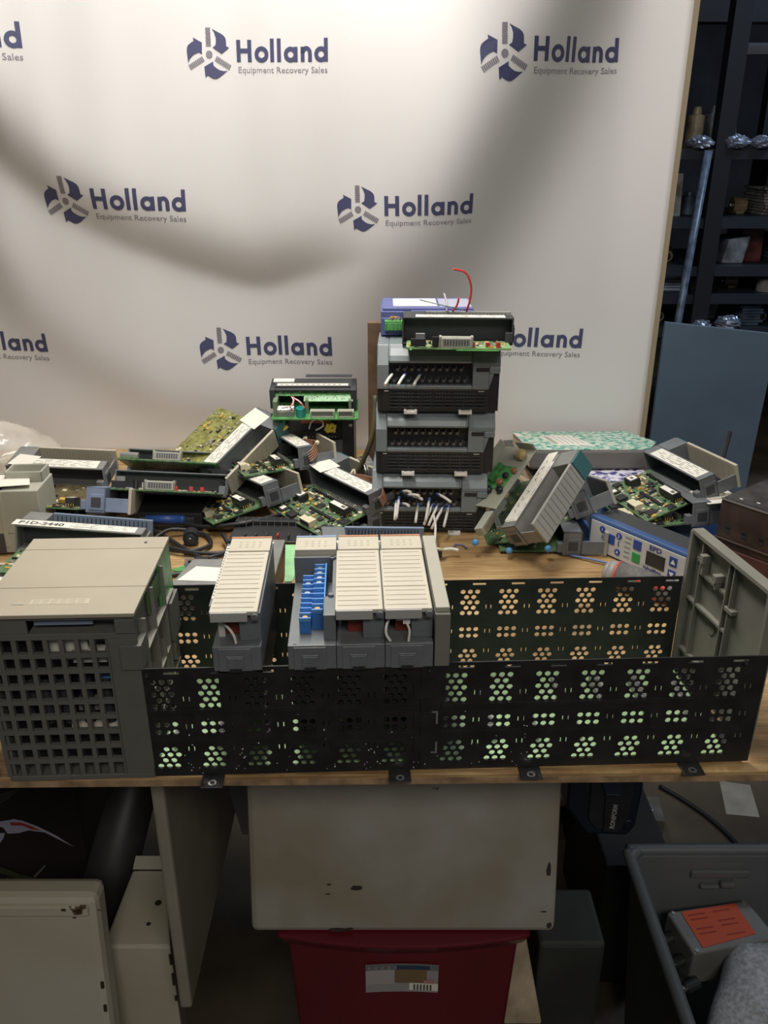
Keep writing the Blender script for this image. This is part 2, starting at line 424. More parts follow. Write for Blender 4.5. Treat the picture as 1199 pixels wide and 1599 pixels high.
for _ in range(170):     # dried paint / solder flecks on the lower left of the front panel
    x = rnd.uniform(.02, .23) if rnd.random() < .8 else rnd.uniform(.23, .32); z = abs(rnd.gauss(.0, .022)) + .004
    if z > .07: continue
    bad = False
    for g in GX:
        if abs(x - g) < .0115 and (z < .033 or .043 < z < .057 or z > .068): bad = True
    if bad: continue
    r = rnd.uniform(.0002, .00055); b.box(x - r, x + r, -.0009, -.0006, z - r, z + r, PAPER)
fo = b.build('paint_flecks', rack)
MB().box(-.004, .492, .001, .135, .0015, .0028, BLACK).build('floor_pan', rack)
b = MB(); b.box(.003, .478, .003, .132, .006, .0085, BACKP)
bpp = b.build('backplane_board', rack)
for i, g in enumerate(GX):
    c = MB(); c.box(g - .004, g + .004, .028, .108, .0087, .017, GREYM)
    for k in range(20): c.box(g - .0025, g + .0025, .025 + k * .0041, .0272 + k * .0041, .0171, .0173, INK)
    c.build('backplane_socket', rack)
# mounting tabs that hang over the bench edge
for x in (.050, .203, .311, .446):
    b = MB(); b.box(x - .009, x + .009, -.0155, .0, .0004, .0016, BLACK)
    v, f = ring(0, 0, .0035, .0018, 16); b.add([(x + q[0], -.010 + q[1], .0019) for q in v], f, METAL); b.build('mounting_tab', rack, bevel=.0005)
# right end cap with ribs
cap = thing('x', None, None) if False else None
b = MB(); th = .0035
ca = Vector((.4855, .137, 0)); cb = Vector((.502, .012, 0)); d = (cb - ca); Lc = d.length; ang = math.atan2(d.y, d.x)
b.M = Matrix.Translation(ca) @ Matrix.Rotation(ang, 4, 'Z')
b.box(0, Lc, -.0, .0035, .004, .154, OLIVE)
cp = b.build('end_cap', rack, bevel=.0008)
b = MB(); b.M = Matrix.Translation(ca) @ Matrix.Rotation(ang, 4, 'Z')
b.box(0, Lc, -.007, .004, .1515, .155, OLIVE); b.box(0, .004, -.008, .002, .004, .154, OLIVE); b.box(Lc - .004, Lc, -.008, .002, .004, .154, OLIVE)
for x in (.018, .062, .070): b.box(x, x + .0015, -.005, 0, .01, .152, OLIVE)
b.build('cap_rim', cp)
b = MB(); b.M = Matrix.Translation(ca) @ Matrix.Rotation(ang, 4, 'Z')
for (x0, x1, z0, z1) in ((.019, .062, .118, .1205), (.004, .070, .085, .0875), (.004, .07, .03, .0325)): b.box(x0, x1, -.0045, 0, z0, z1, OLIVE)

b.build('cap_crossrib', cp)
def cap_piece(nm, *bs):
    q = MB(); q.M = Matrix.Translation(ca) @ Matrix.Rotation(ang, 4, 'Z')
    for x_ in bs: q.box(*x_, OLIVE)
    return q.build(nm, cp, bevel=.0004)
cap_piece('cap_latch', (.022, .028, -.009, 0, .132, .140), (.0235, .0265, -.007, 0, .120, .133))
cap_piece('cap_latch', (.046, .052, -.009, 0, .125, .132), (.0475, .0505, -.007, 0, .118, .126))
cap_piece('cap_hook', (.066, .078, -.006, 0, .107, .111))
cap_piece('cap_peg', (.007, .011, -.002, 0, .126, .130))
q = MB(); q.M = Matrix.Translation(ca) @ Matrix.Rotation(ang, 4, 'Z'); q.cyl((.045, -.0008, .075), (.045, .0, .075), .006, OLIVE, 20); q.build('moulded_mark', cp)


# ------------------------------------------------------------------ power supply
PSX = -.115
ps = thing('power_supply', 'grey-beige boxy power supply with lattice grille, bolted to the left end of the black rack', 'power supply', rk(PSX, 0, 0), (0, 0, YAW))
W, D, H = .117, .133, .157
b = MB(); S = PSBODY
b.box(0, W, 0, .003, 0, .0045, S); b.box(.0945, W, 0, .003, .0045, .133, S); b.box(0, .001, 0, .003, 0, .133, S)
b.box(0, W, 0, .003, .133, .1385, S); b.box(0, .036, 0, .003, .1385, .1505, S); b.box(.102, W, -.0015, .003, .1385, .1505, S); b.box(0, W, -.0005, .003, .1505, H - .004, S)
b.box(0, .004, .003, D, 0, H - .004, S); b.box(0, W, D - .004, D, 0, H - .004, S); b.box(0, W, .003, D, 0, .003, S)
b.build('body', ps, bevel=.0006)
b = MB(); b.box(.103, W + .0028, -.0022, .018, .106, .128, S); b.build('side_tab', ps, bevel=.0006)
b = MB(); nx = 9; px_ = .0118; x1 = .0945
for i in range(nx): x = x1 - .0082 - px_ * i - .0036 + .0; b.box(x - .0018, x + .0018, .0002, .0042, .0045, .133, S)
for k in range(1, 9): z = .0045 + k * .01428; b.box(0, x1, .0004, .004, z - .0021, z + .0021, S)
b.box(x1 - .0014, x1, -.0006, .003, .0045, .133, S)
b.build('grille', ps)
b = MB(); b.box(.006, .100, .020, .022, .004, .13, BLACKP); b.build('inner_panel', ps)
b = MB()
for (x, z, w_, h_, m) in ((.045, .108, .03, .02, PAPER), (.062, .105, .026, .012, WHITEW), (.052, .036, .038, .016, PAPER), (.08, .082, .014, .009, BLUEC), (.02, .07, .03, .02, GREYD), (.06, .06, .03, .01, GREYM), (.03, .02, .04, .01, BLACKP)):
    b.box(x, x + w_, .012, .019, z, z + h_, m)
for k in range(5): b.cyl((.02 + k * .016, .013, .05), (.02 + k * .016, .013, .09), .005, GREYD)
b.build('inner_components', ps)
b = MB(); b.box(-.0015, W + .001, -.003, .040, H - .0035, H, PSTOP); b.box(-.0015, W + .001, .0406, .1095, H - .0035, H, PSTOP); b.box(-.0015, W + .001, .1101, D, H - .0035, H, PSTOP)
lid = b.build('lid', ps, bevel=.0006)
b = MB(); b.box(.035, .080, .013, .021, H, H + .0002, mat('faint_label', (.50, .45, .34), .5)); lab(b.build('label_strip', lid), 'pale strip with faint print')
b = MB()
for k in range(3):
    for j in range(6): b.box(.037 + j * .0068, .0425 + j * .0068, .0145 + k * .0022, .0155 + k * .0022, H + .0002, H + .0003, BEIGED)
b.add([(.022, .013, H + .0003), (.032, .013, H + .0003), (.028, .020, H + .0003)], [(0, 1, 2)], BEIGED)
b.build('warning_print', lid)
b = MB(); b.cyl((.1, .121, H - .001), (.1, .121, H + .0003), .0015, BLACKP); b.build('screw_hole', lid)
b = MB(); b.prism([(.001, .010), (.012, .010)] + [(.012, .014), (.001, .014)], 'x', .04, .084, mat('pale_blue_label', (.22, .26, .36), .5)); b.M = Matrix.Identity(4)
ho = b.build('handle_label', ps, loc=(0, .004, .1335))
b = MB(); b.box(.036, .102, .016, .018, .1385, .1505, PSBODY); b.box(.036, .102, .003, .018, .1375, .1386, PSBODY); b.build('handle_recess', ps)
# right side of the supply: ribbed plastic, bare green board at the rear
b = MB(); b.box(W - .0045, W - .003, .004, .128, .003, .150, OLIVE)
for y0, y1, z0, z1 in ((.018, .02, .01, .14), (.05, .052, .01, .15), (.088, .090, .01, .15), (.02, .09, .07, .072), (.02, .12, .038, .04), (.02, .12, .11, .112)):
    b.box(W - .004, W + .003, y0, y1, z0, z1, OLIVE)
for y in (.034, .07, .105): b.prism([(y, .045), (y + .012, .045), (y, .09)], 'x', W - .004, W + .003, OLIVE)
b.box(W - .003, W + .005, .098, .126, .07, .108, PSBODY)
b.build('side_frame', ps, bevel=.0004)
b = MB(); b.box(W - .002, W + .0002, .086, .13, .108, .152, PCBL); b.box(W - .002, W + .0002, .045, .084, .128, .146, mat('frame_green', (.10, .16, .07), .5)); b.build('circuit_board', ps)

# ------------------------------------------------------------------ rack modules
def rack_module(name, label, x, kind, w_=.0372, group='input output modules standing in the rack'):
    t = thing(name, label, 'plug-in module', rk(x, 0, 0), (0, 0, YAW), group)
    G = GREYB
    b = MB(); b.box(.001, w_ - .001, .006, .128, .060, .104, GREYD); b.box(.004, .006, .012, .124, .018, .060, PCB)
    b.box(0, w_, -.0028, .130, .104, .1255, G)
    b.box(0, w_, .1, .130, .1255, .150, G)
    if kind != 'blue': b.box(.0205, w_, .006, .1, .1255, .150, G); b.box(.0, .0012, .06, .1, .1255, .15, G)
    else: b.box(w_ - .0095, w_, .004, .034, .1255, .1480, G); b.box(w_ - .0035, w_, .034, .1, .1255, .1480, G)
    b.build('housing', t, bevel=.0006)
    b = MB(); b.box(.0045, w_ - .0075, -.0036, -.002, .104, .124, G); b.box(.0105, w_ - .0135, -.0044, -.003, .1065, .1175, GREYB)
    for k in range(6): b.box(.0115, w_ - .0145, -.0049, -.0042, .108 + k * .0015, .1087 + k * .0015, G)
    la = b.build('release_latch', t, bevel=.0004)
    b = MB(); b.box(.0125, w_ - .0155, -.0046, -.003, .1035, .1065, BLACKP); b.build('latch_notch', la)
    b = MB(); b.box(.0008, w_ - .0008, .104, .131, .150, .1555, BEIGE)
    st = ORANGE if kind != 'blue' else BLUES
    b.box(.0008, w_ - .0008, .1295, .1315, .1553, .1562, mat('indicator_stripe', (.55, .24, .12), .5) if kind != 'blue' else mat('indicator_stripe_blue', (.25, .38, .62), .5))
    for i in range(4):
        for k in range(3): b.box(.009 + i * .0056, .0114 + i * .0056, .111 + k * .0045, .1122 + k * .0045, .1554, .1557, BEIGED)
    b.build('indicator_panel', t, bevel=.0005)
    if kind != 'blue':
        b = MB(); b.box(-.0006, w_ - .0012, .0, .103, .1512, .1550, SLAT); b.box(.0, w_ - .0090, -.0012, .004, .1462, .1545, mat('door_lip', (.42, .42, .40), .4))
        dr = b.build('terminal_door', t, bevel=.0007)
        b = MB()
        for k in range(13):
            y = .006 + k * .0076
            b.box(.0012, w_ - .0045, y, y + .0003, .1551, .1553, BEIGED)
        b.box(.0, w_ - .003, .0355, .0362, .1551, .1554, BEIGED)
        b.build('door_groove', dr)
        b = MB(); b.cyl((w_ - .0035, -.002, .1505), (w_ - .0035, .003, .1505), .0028, G); b.box(w_ - .0068, w_ - .0008, .0, .006, .146, .153, G); b.build('hinge', t, bevel=.0005)
        b = MB(); b.box(.0085, .0204, .016, .1, .1256, .143, REDB); b.cyl((.0125, .020, .143), (.0125, .020, .1448), .0024, METAL)
        tb = b.build('terminal_block', t, bevel=.0005)
        b = MB()
        if kind == 'left': b.box(.0035, .0085, .012, .03, .1258, .1455, mat('clear_plastic', (.62, .60, .55), .3)); b.tube([(.006, .014, .137), (.012, .006, .1375), (.0165, .002, .133), (.018, .001, .1265)], .0011, WHITEW)
        elif kind == 'right': b.tube([(.006, .014, .143), (.0015, .004, .139), (.0008, .0, .133), (.004, -.001, .127)], .0011, WHITEW); b.box(.014, .0195, .004, .010, .139, .145, WHITEW); b.box(.009, .014, .006, .009, .141, .1435, WHITEW); b.tube([(.0165, .006, .14), (.0188, .001, .135), (.018, -.001, .1265)], .0010, WHITEW)
        else: b.box(.0105, .012, .014, .016, .1430, .1455, PAPER)
        b.build('cable_tie', t)
    else:
        BLUETL = mat('terminal_blue_light', (.10, .30, .66), .4)
        b = MB()
        for c_, x0 in ((0, .0085), (1, .0180)):
            z1 = .137 if c_ == 0 else .141; y0 = .014 if c_ == 0 else .020; y1 = .085 if c_ == 0 else .098
            b.box(x0, x0 + .0090, y0, y1, .1256, z1, BLUET)
            n = 9
            for k in range(n + 1):
                yy = y0 + (y1 - y0) * k / n; b.box(x0 - .0002, x0 + .0092, yy - .0007, yy + .0007, z1, z1 + .0034, BLUETL)
        b.box(.0272, .0285, .020, .098, .1256, .1455, BLUETL)
        tb = b.build('blue_terminal_strip', t, bevel=.0003)
        b = MB()
        for c_, x0 in ((0, .0130), (1, .0225)):
            z1 = .137 if c_ == 0 else .141; y0 = .014 if c_ == 0 else .020; y1 = .085 if c_ == 0 else .098; n = 9
            for k in range(n):
                if (k in (0, 5, 7)) or (c_ and k in (0, 6, 8)):
                    yy = y0 + (y1 - y0) * (k + .5) / n; b.cyl((x0, yy, z1), (x0, yy, z1 + .0018), .0022, GOLD if k == 0 else METAL, 10)
        b.build('terminal_screw', tb)
        b = MB(); b.cyl((w_ - .004, .034, .148), (w_ - .004, .034, .150), .0022, G); b.cyl((w_ - .004, .1, .148), (w_ - .004, .1, .150), .0022, G); b.box(.004, .0068, -.001, .0, .1253, .1257, BLACKP)
        b.build('hinge_post', t)
    if kind == 'left':
        b = MB(); b.box(-.0035, .0, .018, .130, .1475, .150, GREYB); b.box(-.0032, -.0006, .03, .125, .1499, .1502, PAPER)
        for k in range(18): b.box(-.0028, -.001, .034 + k * .005, .036 + k * .005, .1502, .1504, INK)
        lab(b.build('side_label', t), 'white printed side label')
    return t
mA = rack_module('rack_module', 'beige-doored rack module standing alone near the left, white side label beside its door', .0585, 'left')
mB_ = rack_module('rack_module', 'open-fronted rack module showing two stepped rows of bright blue screw terminals', .116, 'blue')
mC = rack_module('rack_module', 'beige-doored rack module directly right of the one with blue terminals', .1535, 'mid')
mD = rack_module('rack_module', 'rightmost beige-doored rack module with curled white cable ties below its door', .191, 'right')
b = MB(); b.box(.0382, .0500, -.0028, .130, .104, .151, OLIVE); b.box(.0385, .0495, .0, .130, .151, .1555, mat('edge_beige', (.40, .38, .31), .45)); b.box(.039, .049, .004, .128, .018, .104, GREYD)
lab(b.build('end_strip', mD, bevel=.0008), 'olive grey side strip')

# ------------------------------------------------------------------ loose modules (lying on one side, board uppermost)
MA, MBW, MC, ML, MY, MH = .078, .024, .053, .135, .028, .033
def chips(board, kind, a, L, pz, seed, top):
    """components on a board; each chip, connector or can is a part of the board"""
    r = random.Random(seed)
    def one(nm, f, bev=.0003, lb=None):
        b = MB(); f(b); o = b.build(nm, board, bevel=bev)
        if lb: o['label'] = lb
        return o
    X = lambda u: -a + u * a; Y = lambda v: .006 + v * (L - .012)
    if kind == 'dense':
        for (u, v, su, sv, h, m) in ((.10, .62, .013, .015, .004, CHIP), (.13, .82, .014, .014, .0025, CHIP), (.20, .12, .013, .013, .002, CHIP), (.30, .93, .011, .010, .003, CHIP),
                                     (.52, .06, .010, .012, .0018, CHIP), (.60, .52, .010, .010, .002, CHIP), (.38, .50, .008, .009, .0018, CHIP), (.72, .70, .009, .012, .0018, CHIP), (.33, .3, .008, .009, .0018, CHIP)):
            one('chip', lambda b: b.box(X(u) - su / 2, X(u) + su / 2, Y(v) - sv / 2, Y(v) + sv / 2, pz, pz + h, m))
        one('chip_label', lambda b: b.box(X(.13) - .004, X(.13) + .004, Y(.82) - .004, Y(.82) + .004, pz + .0025, pz + .0029, PAPER), 0)
        rl = one('relay', lambda b: b.box(X(.42), X(.42) + .015, Y(.74), Y(.74) + .019, pz, pz + .011, CHIP), .0005)
        b = MB(); b.box(X(.42) + .002, X(.42) + .013, Y(.74) + .003, Y(.74) + .016, pz + .011, pz + .0113, PAPER); b.box(X(.42) + .005, X(.42) + .009, Y(.74) + .006, Y(.74) + .012, pz + .0113, pz + .0115, INK); b.build('relay_label', rl)
        tr = one('converter_module', lambda b: b.box(X(.62), X(.62) + .012, Y(.10), Y(.10) + .034, pz + .002, pz + .0125, CHIP), .0005)
        b = MB(); b.box(X(.62) + .001, X(.62) + .0085, Y(.10) + .002, Y(.10) + .032, pz + .0125, pz + .0128, PAPER); b.box(X(.62) + .003, X(.62) + .007, Y(.10) + .004, Y(.10) + .011, pz + .0128, pz + .013, INK); b.build('converter_label', tr)
        b = MB()
        for k in range(4): b.box(X(.64) + k * .003, X(.64) + k * .003 + .0006, Y(.09) - .001, Y(.09), pz, pz + .005, GOLD)
        b.build('pins', tr)
        c = one('connector', lambda b: (b.box(X(.03), X(.03) + .010, Y(.24), Y(.24) + .022, pz, pz + .009, CREAM), b.box(X(.03) + .010, X(.03) + .015, Y(.27), Y(.27) + .014, pz, pz + .006, CREAM)), .0004)
        b = MB(); b.box(X(.03) - .0003, X(.03) + .001, Y(.24) + .002, Y(.24) + .020, pz + .002, pz + .0075, GREYD); b.build('socket_opening', c)
        one('bracket_capacitor', lambda b: b.box(X(.66), X(.66) + .003, Y(.70), Y(.70) + .010, pz, pz + .009, CREAM))
    # small surface parts, printed and soldered: one part
    b = MB(); n = 170 if kind == 'dense' else 90 if kind != 'edge' else 40
    for _ in range(n):
        u = r.uniform(.04, .97); v = r.uniform(.03, .97); su = r.choice((.0012, .002, .003)); sv = r.choice((.0012, .0022, .0035)); h = r.choice((.0008, .0014, .002))
        m = r.choice((CHIP, CHIP, PINS, PINS, GOLD, CREAM, CREAM)); su *= .8; sv *= .8
        b.box(X(u) - su, X(u) + su, Y(v) - sv, Y(v) + sv, pz, pz + h, m)
    if kind == 'dense':
        for k in range(13): b.box(X(.44) - .002, X(.44) + .002, Y(.14) + k * .0042, Y(.14) + k * .0042 + .003, pz, pz + .003, CHIP)
        for k in range(20): b.box(X(.86) - .001, X(.86) + .002, Y(.12) + k * .0048, Y(.12) + k * .0048 + .0026, pz, pz + .004, CHIP); b.box(X(.92), X(.92) + .001, Y(.12) + k * .0048, Y(.12) + k * .0048 + .001, pz, pz + .006, PINS)
        for u, v in ((.34, .72), (.5, .66), (.56, .57), (.7, .88), (.76, .95), (.62, .95), (.5, .12), (.66, .22), (.3, .4)): b.box(X(u) - .002, X(u) + .002, Y(v) - .0016, Y(v) + .0016, pz, pz + .0028, GOLD)
    b.build('small_components', board)
    if kind == 'caps':
        for u, v in ((.55, .86), (.62, .72), (.58, .55), (.3, .8)):
            one('capacitor', lambda b: b.sphere((X(u), Y(v), pz + .007), .003, .002, .005, GOLD), 0)
        one('red_coil', lambda b: b.sphere((X(.35), Y(.52), pz + .006), .008, .010, .005, REDP), 0)
        for v in (.12, .3): one('relay', lambda b: b.box(X(.12), X(.12) + .012, Y(v), Y(v) + .02, pz, pz + .008, CHIP))
        one('connector', lambda b: b.box(X(.30), X(.30) + .009, Y(.35), Y(.35) + .05, pz, pz + .006, CREAM), .0005)
        one('capacitor', lambda b: b.box(X(.42), X(.42) + .006, Y(.2), Y(.2) + .018, pz, pz + .006, GOLD))
    if kind in ('edge', 'power'):
        c = one('connector', lambda b: (b.box(X(.0), X(.0) + .003, Y(.36), Y(.36) + .040, pz, pz + .011, CONG), b.box(X(.0), X(.0) + .010, Y(.36), Y(.36) + .003, pz, pz + .013, CONG), b.box(X(.0), X(.0) + .010, Y(.36) + .037, Y(.36) + .040, pz, pz + .013, CONG), b.box(X(.0) + .003, X(.0) + .010, Y(.36), Y(.36) + .040, pz, pz + .012, CONG)), .0004)
        b = MB(); b.box(X(0) - .0004, X(0), Y(.36) + .004, Y(.36) + .036, pz + .002, pz + .0098, GREYM)
        for k in range(9): b.box(X(0) - .0007, X(0) - .0003, Y(.36) + .006 + k * .0033, Y(.36) + .0072 + k * .0033, pz + .003, pz + .009, GREYD)
        b.build('contact_row', c)
        if kind == 'power':
            for v, rr, hh, m in ((.72, .004, .012, CHIP), (.66, .0022, .009, SILV), (.62, .0022, .009, CHIP)):
                one('capacitor', lambda b: b.cyl((X(.08), Y(v), pz), (X(.08), Y(v), pz + hh), rr, m), 0)
            one('heat_tab', lambda b: (b.box(X(.06), X(.06) + .002, Y(.82), Y(.82) + .011, pz + .004, pz + .016, METAL), b.box(X(.06) - .003, X(.06), Y(.81), Y(.81) + .018, pz + .001, pz + .010, CHIP)))
            for v in (.1, .2, .34): one('red_jumper', lambda b: b.box(X(.04), X(.04) + .004, Y(v), Y(v) + .005, pz, pz + .006, REDP))
        else:
            b = MB(); b.cyl((X(.1), Y(.8), pz + .005), (X(.1), Y(.98), pz + .005), .005, SILV); lab(b.build('battery', board), 'silver battery')

def loose_module(label, loc, rot, kind='dense', L=ML, a=MA, board=PCB, door='beige', wires=False, sticker=False, scrib=False, text=None, seed=1, body=GREYB, open_=True, name='circuit_module', dlen=None, full_label=True):
    """x- the bare board, x 0..b the housing beam with its label, x+ the flip door on its arm"""
    t = thing(name, label, 'circuit module', (loc[0], loc[1], loc[2] + T), deg(*rot), 'loose circuit modules piled on the bench')
    b = MB()
    b.box(0, MBW, 0, L, MH - .002, MH, body); b.box(0, MBW, 0, .002, 0, MH, body); b.box(0, MBW, L - .002, L, 0, MH, body)
    b.box(MBW - .002, MBW, 0, L, 0, MH, body); b.box(0, MBW, 0, L, 0, .002, body)
    b.build('housing', t, bevel=.0006)
    b = MB(); b.box(MBW - .003, MBW - .0022, .003, L - .003, .003, MH - .003, GREYD); b.build('inner_wall', t)
    # far end cap with indicator block
    b = MB(); b.box(MBW, MC, L - MY, L, 0, MH, body); b.box(MC, MC + .003, L - MY + .002, L - .001, .001, MH - .001, mat('indicator_window', (.06, .16, .17), .3)); b.build('indicator_block', t, bevel=.0006)
    # near end: latch plates and door arm
    b = MB(); b.box(.004, MBW - .002, -.0012, 0, .004, MH - .009, body); b.box(-.0065, .001, .001, .010, .004, .016, body)
    b.build('latch', t, bevel=.0004)
    b = MB(); b.box(.0065, MBW - .0055, -.002, -.0008, .008, MH - .013, GREYD); b.build('latch_grip', t)
    b = MB(); b.box(MBW, MC, 0, .0025, .002, .020, body); b.box(MBW + .004, MC - .004, .0025, .006, .002, .004, body); b.build('door_arm', t, bevel=.0004)
    DM = {'beige': BEIGE, 'blue': BLUES, 'grey': mat('door_grey', (.33, .33, .30), .45, var=.05)}[door]
    b = MB(); b.box(MC - .001, MC + .003, -.001, L - MY, .0, MH, DM); dr = b.build('door', t, bevel=.0006)
    b = MB(); nn = 22 if door != 'wide' else 12
    for k in range(nn): y = .006 + k * (L - MY - .012) / (nn - 1); b.box(MC - .0013, MC - .0009, y, y + .0012, .003, MH - .003, BEIGED if door == 'beige' else GREYD)
    for k in range(11): y = .008 + k * (L - MY - .014) / 10; b.box(MC + .003, MC + .0032, y, y + .0005, .002, MH - .002, BEIGED if door == 'beige' else GREYD)
    b.build('door_rib', dr)
    if full_label:
        b = MB(); b.box(.002, MBW - .003, .010, L - .016, MH, MH + .0003, PAPER); lb = b.build('printed_label', t)
        b = MB(); r = random.Random(seed + 50)
        for k in range(5):
            y = .014 + r.random() * .01
            while y < L - .028:
                l_ = r.uniform(.004, .014); b.box(.005 + k * .0032, .0057 + k * .0032, y, min(y + l_, L - .022), MH + .0003, MH + .0004, INK); y += l_ + r.uniform(.003, .014)
        b.box(.0075, .0125, L * .42, L * .42 + .026, MH + .0004, MH + .0005, INK); b.box(.0080, .0120, L * .42 + .0006, L * .42 + .0254, MH + .0005, MH + .0006, PAPER)
        b.build('label_print', lb)
    if sticker:
        b = MB(); b.M = Matrix.Translation((MBW / 2 + .002, L - .022, MH + .001)) @ Matrix.Rotation(R_(-8), 4, 'Z') @ Matrix.Rotation(R_(4), 4, 'Y')
        b.box(-.016, .016, -.016, .016, 0, .0004, PAPER)
        lab(b.build('paper_sticker', t), 'cream paper sticker with faint pen marks')
    if text:
        b = MB(); b.box(.0, .018, L - .062, L + .004, MH + .0004, MH + .0009, PAPER); st = b.build('handwritten_sticker', t)
        b = MB(); add_text(b, text, .014, ((.004, L - .002, MH + .0011), (0, -1, 0), (1, 0, 0)), INK, .0004, width=.052); b.build('handwriting', st)
    if scrib:
        b = MB(); b.box(.0, .017, .012, L + .003, MH + .0004, MH + .0009, PAPER); st = b.build('handwritten_strip', t)
        b = MB(); r = random.Random(seed)
        for k in range(9):
            y = L - .012 - k * .0115
            if k == 4: continue
            pts = [(.005 + r.uniform(0, .007), y - q * .0022, MH + .0011) for q in range(4)]; b.tube(pts, .00035, INK, 5, 3)
        b.build('pen_strokes', st)
    # board
    e = MB(); e.box(-a, .002, .006, L - .006, .0025, .0045, board); bo = e.build('circuit_board', t)
    if kind in ('dense', 'caps', 'olive'): chips(bo, 'dense' if kind == 'dense' else kind, a, L, .0046, seed, True)
    else: chips(bo, kind, a, L, .0046, seed, True)
    if kind in ('edge', 'power'):
        b = MB(); r = random.Random(seed)
        for _ in range(150): x = r.uniform(-a + .002, -.004); y = r.uniform(.01, L - .01); q = r.uniform(.0003, .0007); b.box(x - q, x + q, y - q, y + q, .0019, .0026, PINS)
        for (x0, x1, y0, y1) in ((-a + .004, -a + .006, .02, .05), (-a + .002, -a + .003, .01, .06), (-a + .001, -.04, .008, .0105), (-.05, -.048, .02, .07), (-a + .003, -a + .0045, .09, .125), (-a + .004, -.05, .122, .1245)):
            b.box(x0, x1, y0, y1, .0021, .0026, TRACK)
        b.build('solder_side', bo)
    if wires:
        b = MB(); o0 = 0
        for k in range(5):
            q = k * .0030
            b.tube([(MBW + .006, L * .55, MH - .006 - q * .4), (MBW + .010 - q * .3, L * .35, MH - .002 - q * .5), (MBW + .009, .022, MH + .001 - q), (MBW + .003 + q * .2, .004, MH + .001 - q), (MBW - .006 + q * .3, -.006, MH - .004 - q * 1.0), (MBW - .013 + q * .2, -.006 - q * .2, MH - .008 - q * 1.0)], .00105, BROWNW)
        lab(b.build('wire_bundle', t), 'bundle of brown wires')
        b = MB(); b.sphere((MBW + .008, .009, MH + .001), .0035, .003, .0035, CREAM); b.tube([(MBW + .004, L * .56, MH - .008), (MBW + .012, L * .56, MH - .003), (MBW + .010, L * .53, MH - .009)], .0016, CREAM); b.build('cable_tie', t)
    return t

loose_module('highest circuit module of the right-hand stack, dense board tilted forward, long white label', (.4111, 1.0054, .0558), (-2.5, -17.5, 15.7), seed=3)
loose_module('circuit module lying directly beneath the labelled tilted board at the right, on the blue controller', (.3932, .985, .030), (-3.4, -2.8, 7.6), seed=4, full_label=False)
loose_module('large central circuit module with brown wires and a cream sticker over its label', (-.0163, 1.0243, .028), (1.5, -9.7, 40.4), wires=True, sticker=True, seed=5)
loose_module('circuit module hidden under the large central one, only its board edge and end showing', (-.020, 1.022, .001), (0, -3, 43), seed=6, full_label=False)
loose_module('circuit module left of the large central one, green board pointing to the lower left', (-.1567, 1.0518, .0284), (-8, -7.6, 33), seed=8)
loose_module('circuit module high in the pile below the black device, brown wires bunched at its end', (-.1180, 1.1157, .0586), (-7, -1.7, 23), wires=True, seed=9)
loose_module('circuit module with an olive-yellow board leaning up at the back of the pile', (-.262, 1.155, .028), (26, 8, -34), kind='olive', board=PCBO, sticker=True, seed=10, a=.085)
loose_module('long side-on module at the left with silver battery and bright green tracks', (-.232, 1.18, .028), (4, 30, 93), kind='edge', L=.150, seed=11)
loose_module('long side-on module at the left with upright metal tab and black capacitors', (-.222, 1.10, .024), (4, 24, 94), kind='power', L=.155, seed=12, full_label=False)
loose_module('module with amber capacitors and a red coil, right of the beige block', (-.385, 1.09, .040), (2, -10, 88), kind='caps', sticker=True, body=GREYM, seed=13, board=mat('brown_board', (.12, .10, .05), .45, var=.4, scale=120))
loose_module('blue-tinted grey module seen from its end beside the beige block, beige door at its right', (-.3790, .985, .051), (-21, 6, 6), kind='dense', body=mat('bluish_plastic', (.20, .25, .36), .45, var=.2, scale=30), seed=14, full_label=False)
loose_module('module lying behind the power supply with a handwritten white sticker and pale blue slatted door', (-.2898, .9085, .022), (5.8, 6, 92.9), door='blue', text='P1D-2440', L=.148, body=GREYM, seed=15, kind='bare')
loose_module('steeply tilted module at the centre right showing a pale slatted door and handwritten white strip', (.1651, .9571, .0165), (29.8, -25.3, -50), kind='edge', scrib=True, door='grey', body=GREYM, seed=16)
loose_module('module end with empty grey bracket directly behind the steeply tilted module', (.2462, .9887, .0386), (-17.8, -21.4, 7.3), kind='edge', door='grey', seed=17, full_label=False)
loose_module('lowest module at the centre right, lying on the wood below the tilted ones', (.2256, .9621, .001), (0, 0, -.6), kind='edge', door='grey', seed=18, full_label=False)
loose_module('module atop the grey controller stack with red jumpers and capacitors along its board', (.157, 1.028, .2545), (0, 2, 87), kind='power', seed=19, L=.135, a=.045, board=mat('pale_green_board', (.22, .36, .16), .4, var=.3, scale=100), door='grey', body=GREYD)
loose_module('blue-slatted module with slim white label lying behind the rightmost rack modules', (.052, .895, .010), (4, -6, 97), door='blue', seed=20, kind='bare', L=.125, a=.03)
loose_module('module lying at the far left edge beside the power supply with a written label', (-.325, .800, .010), (2, 0, 92), kind='power', scrib=True, L=.15, a=.04, body=GREYM, seed=21)

def mini(o_label, loc, rot): pass
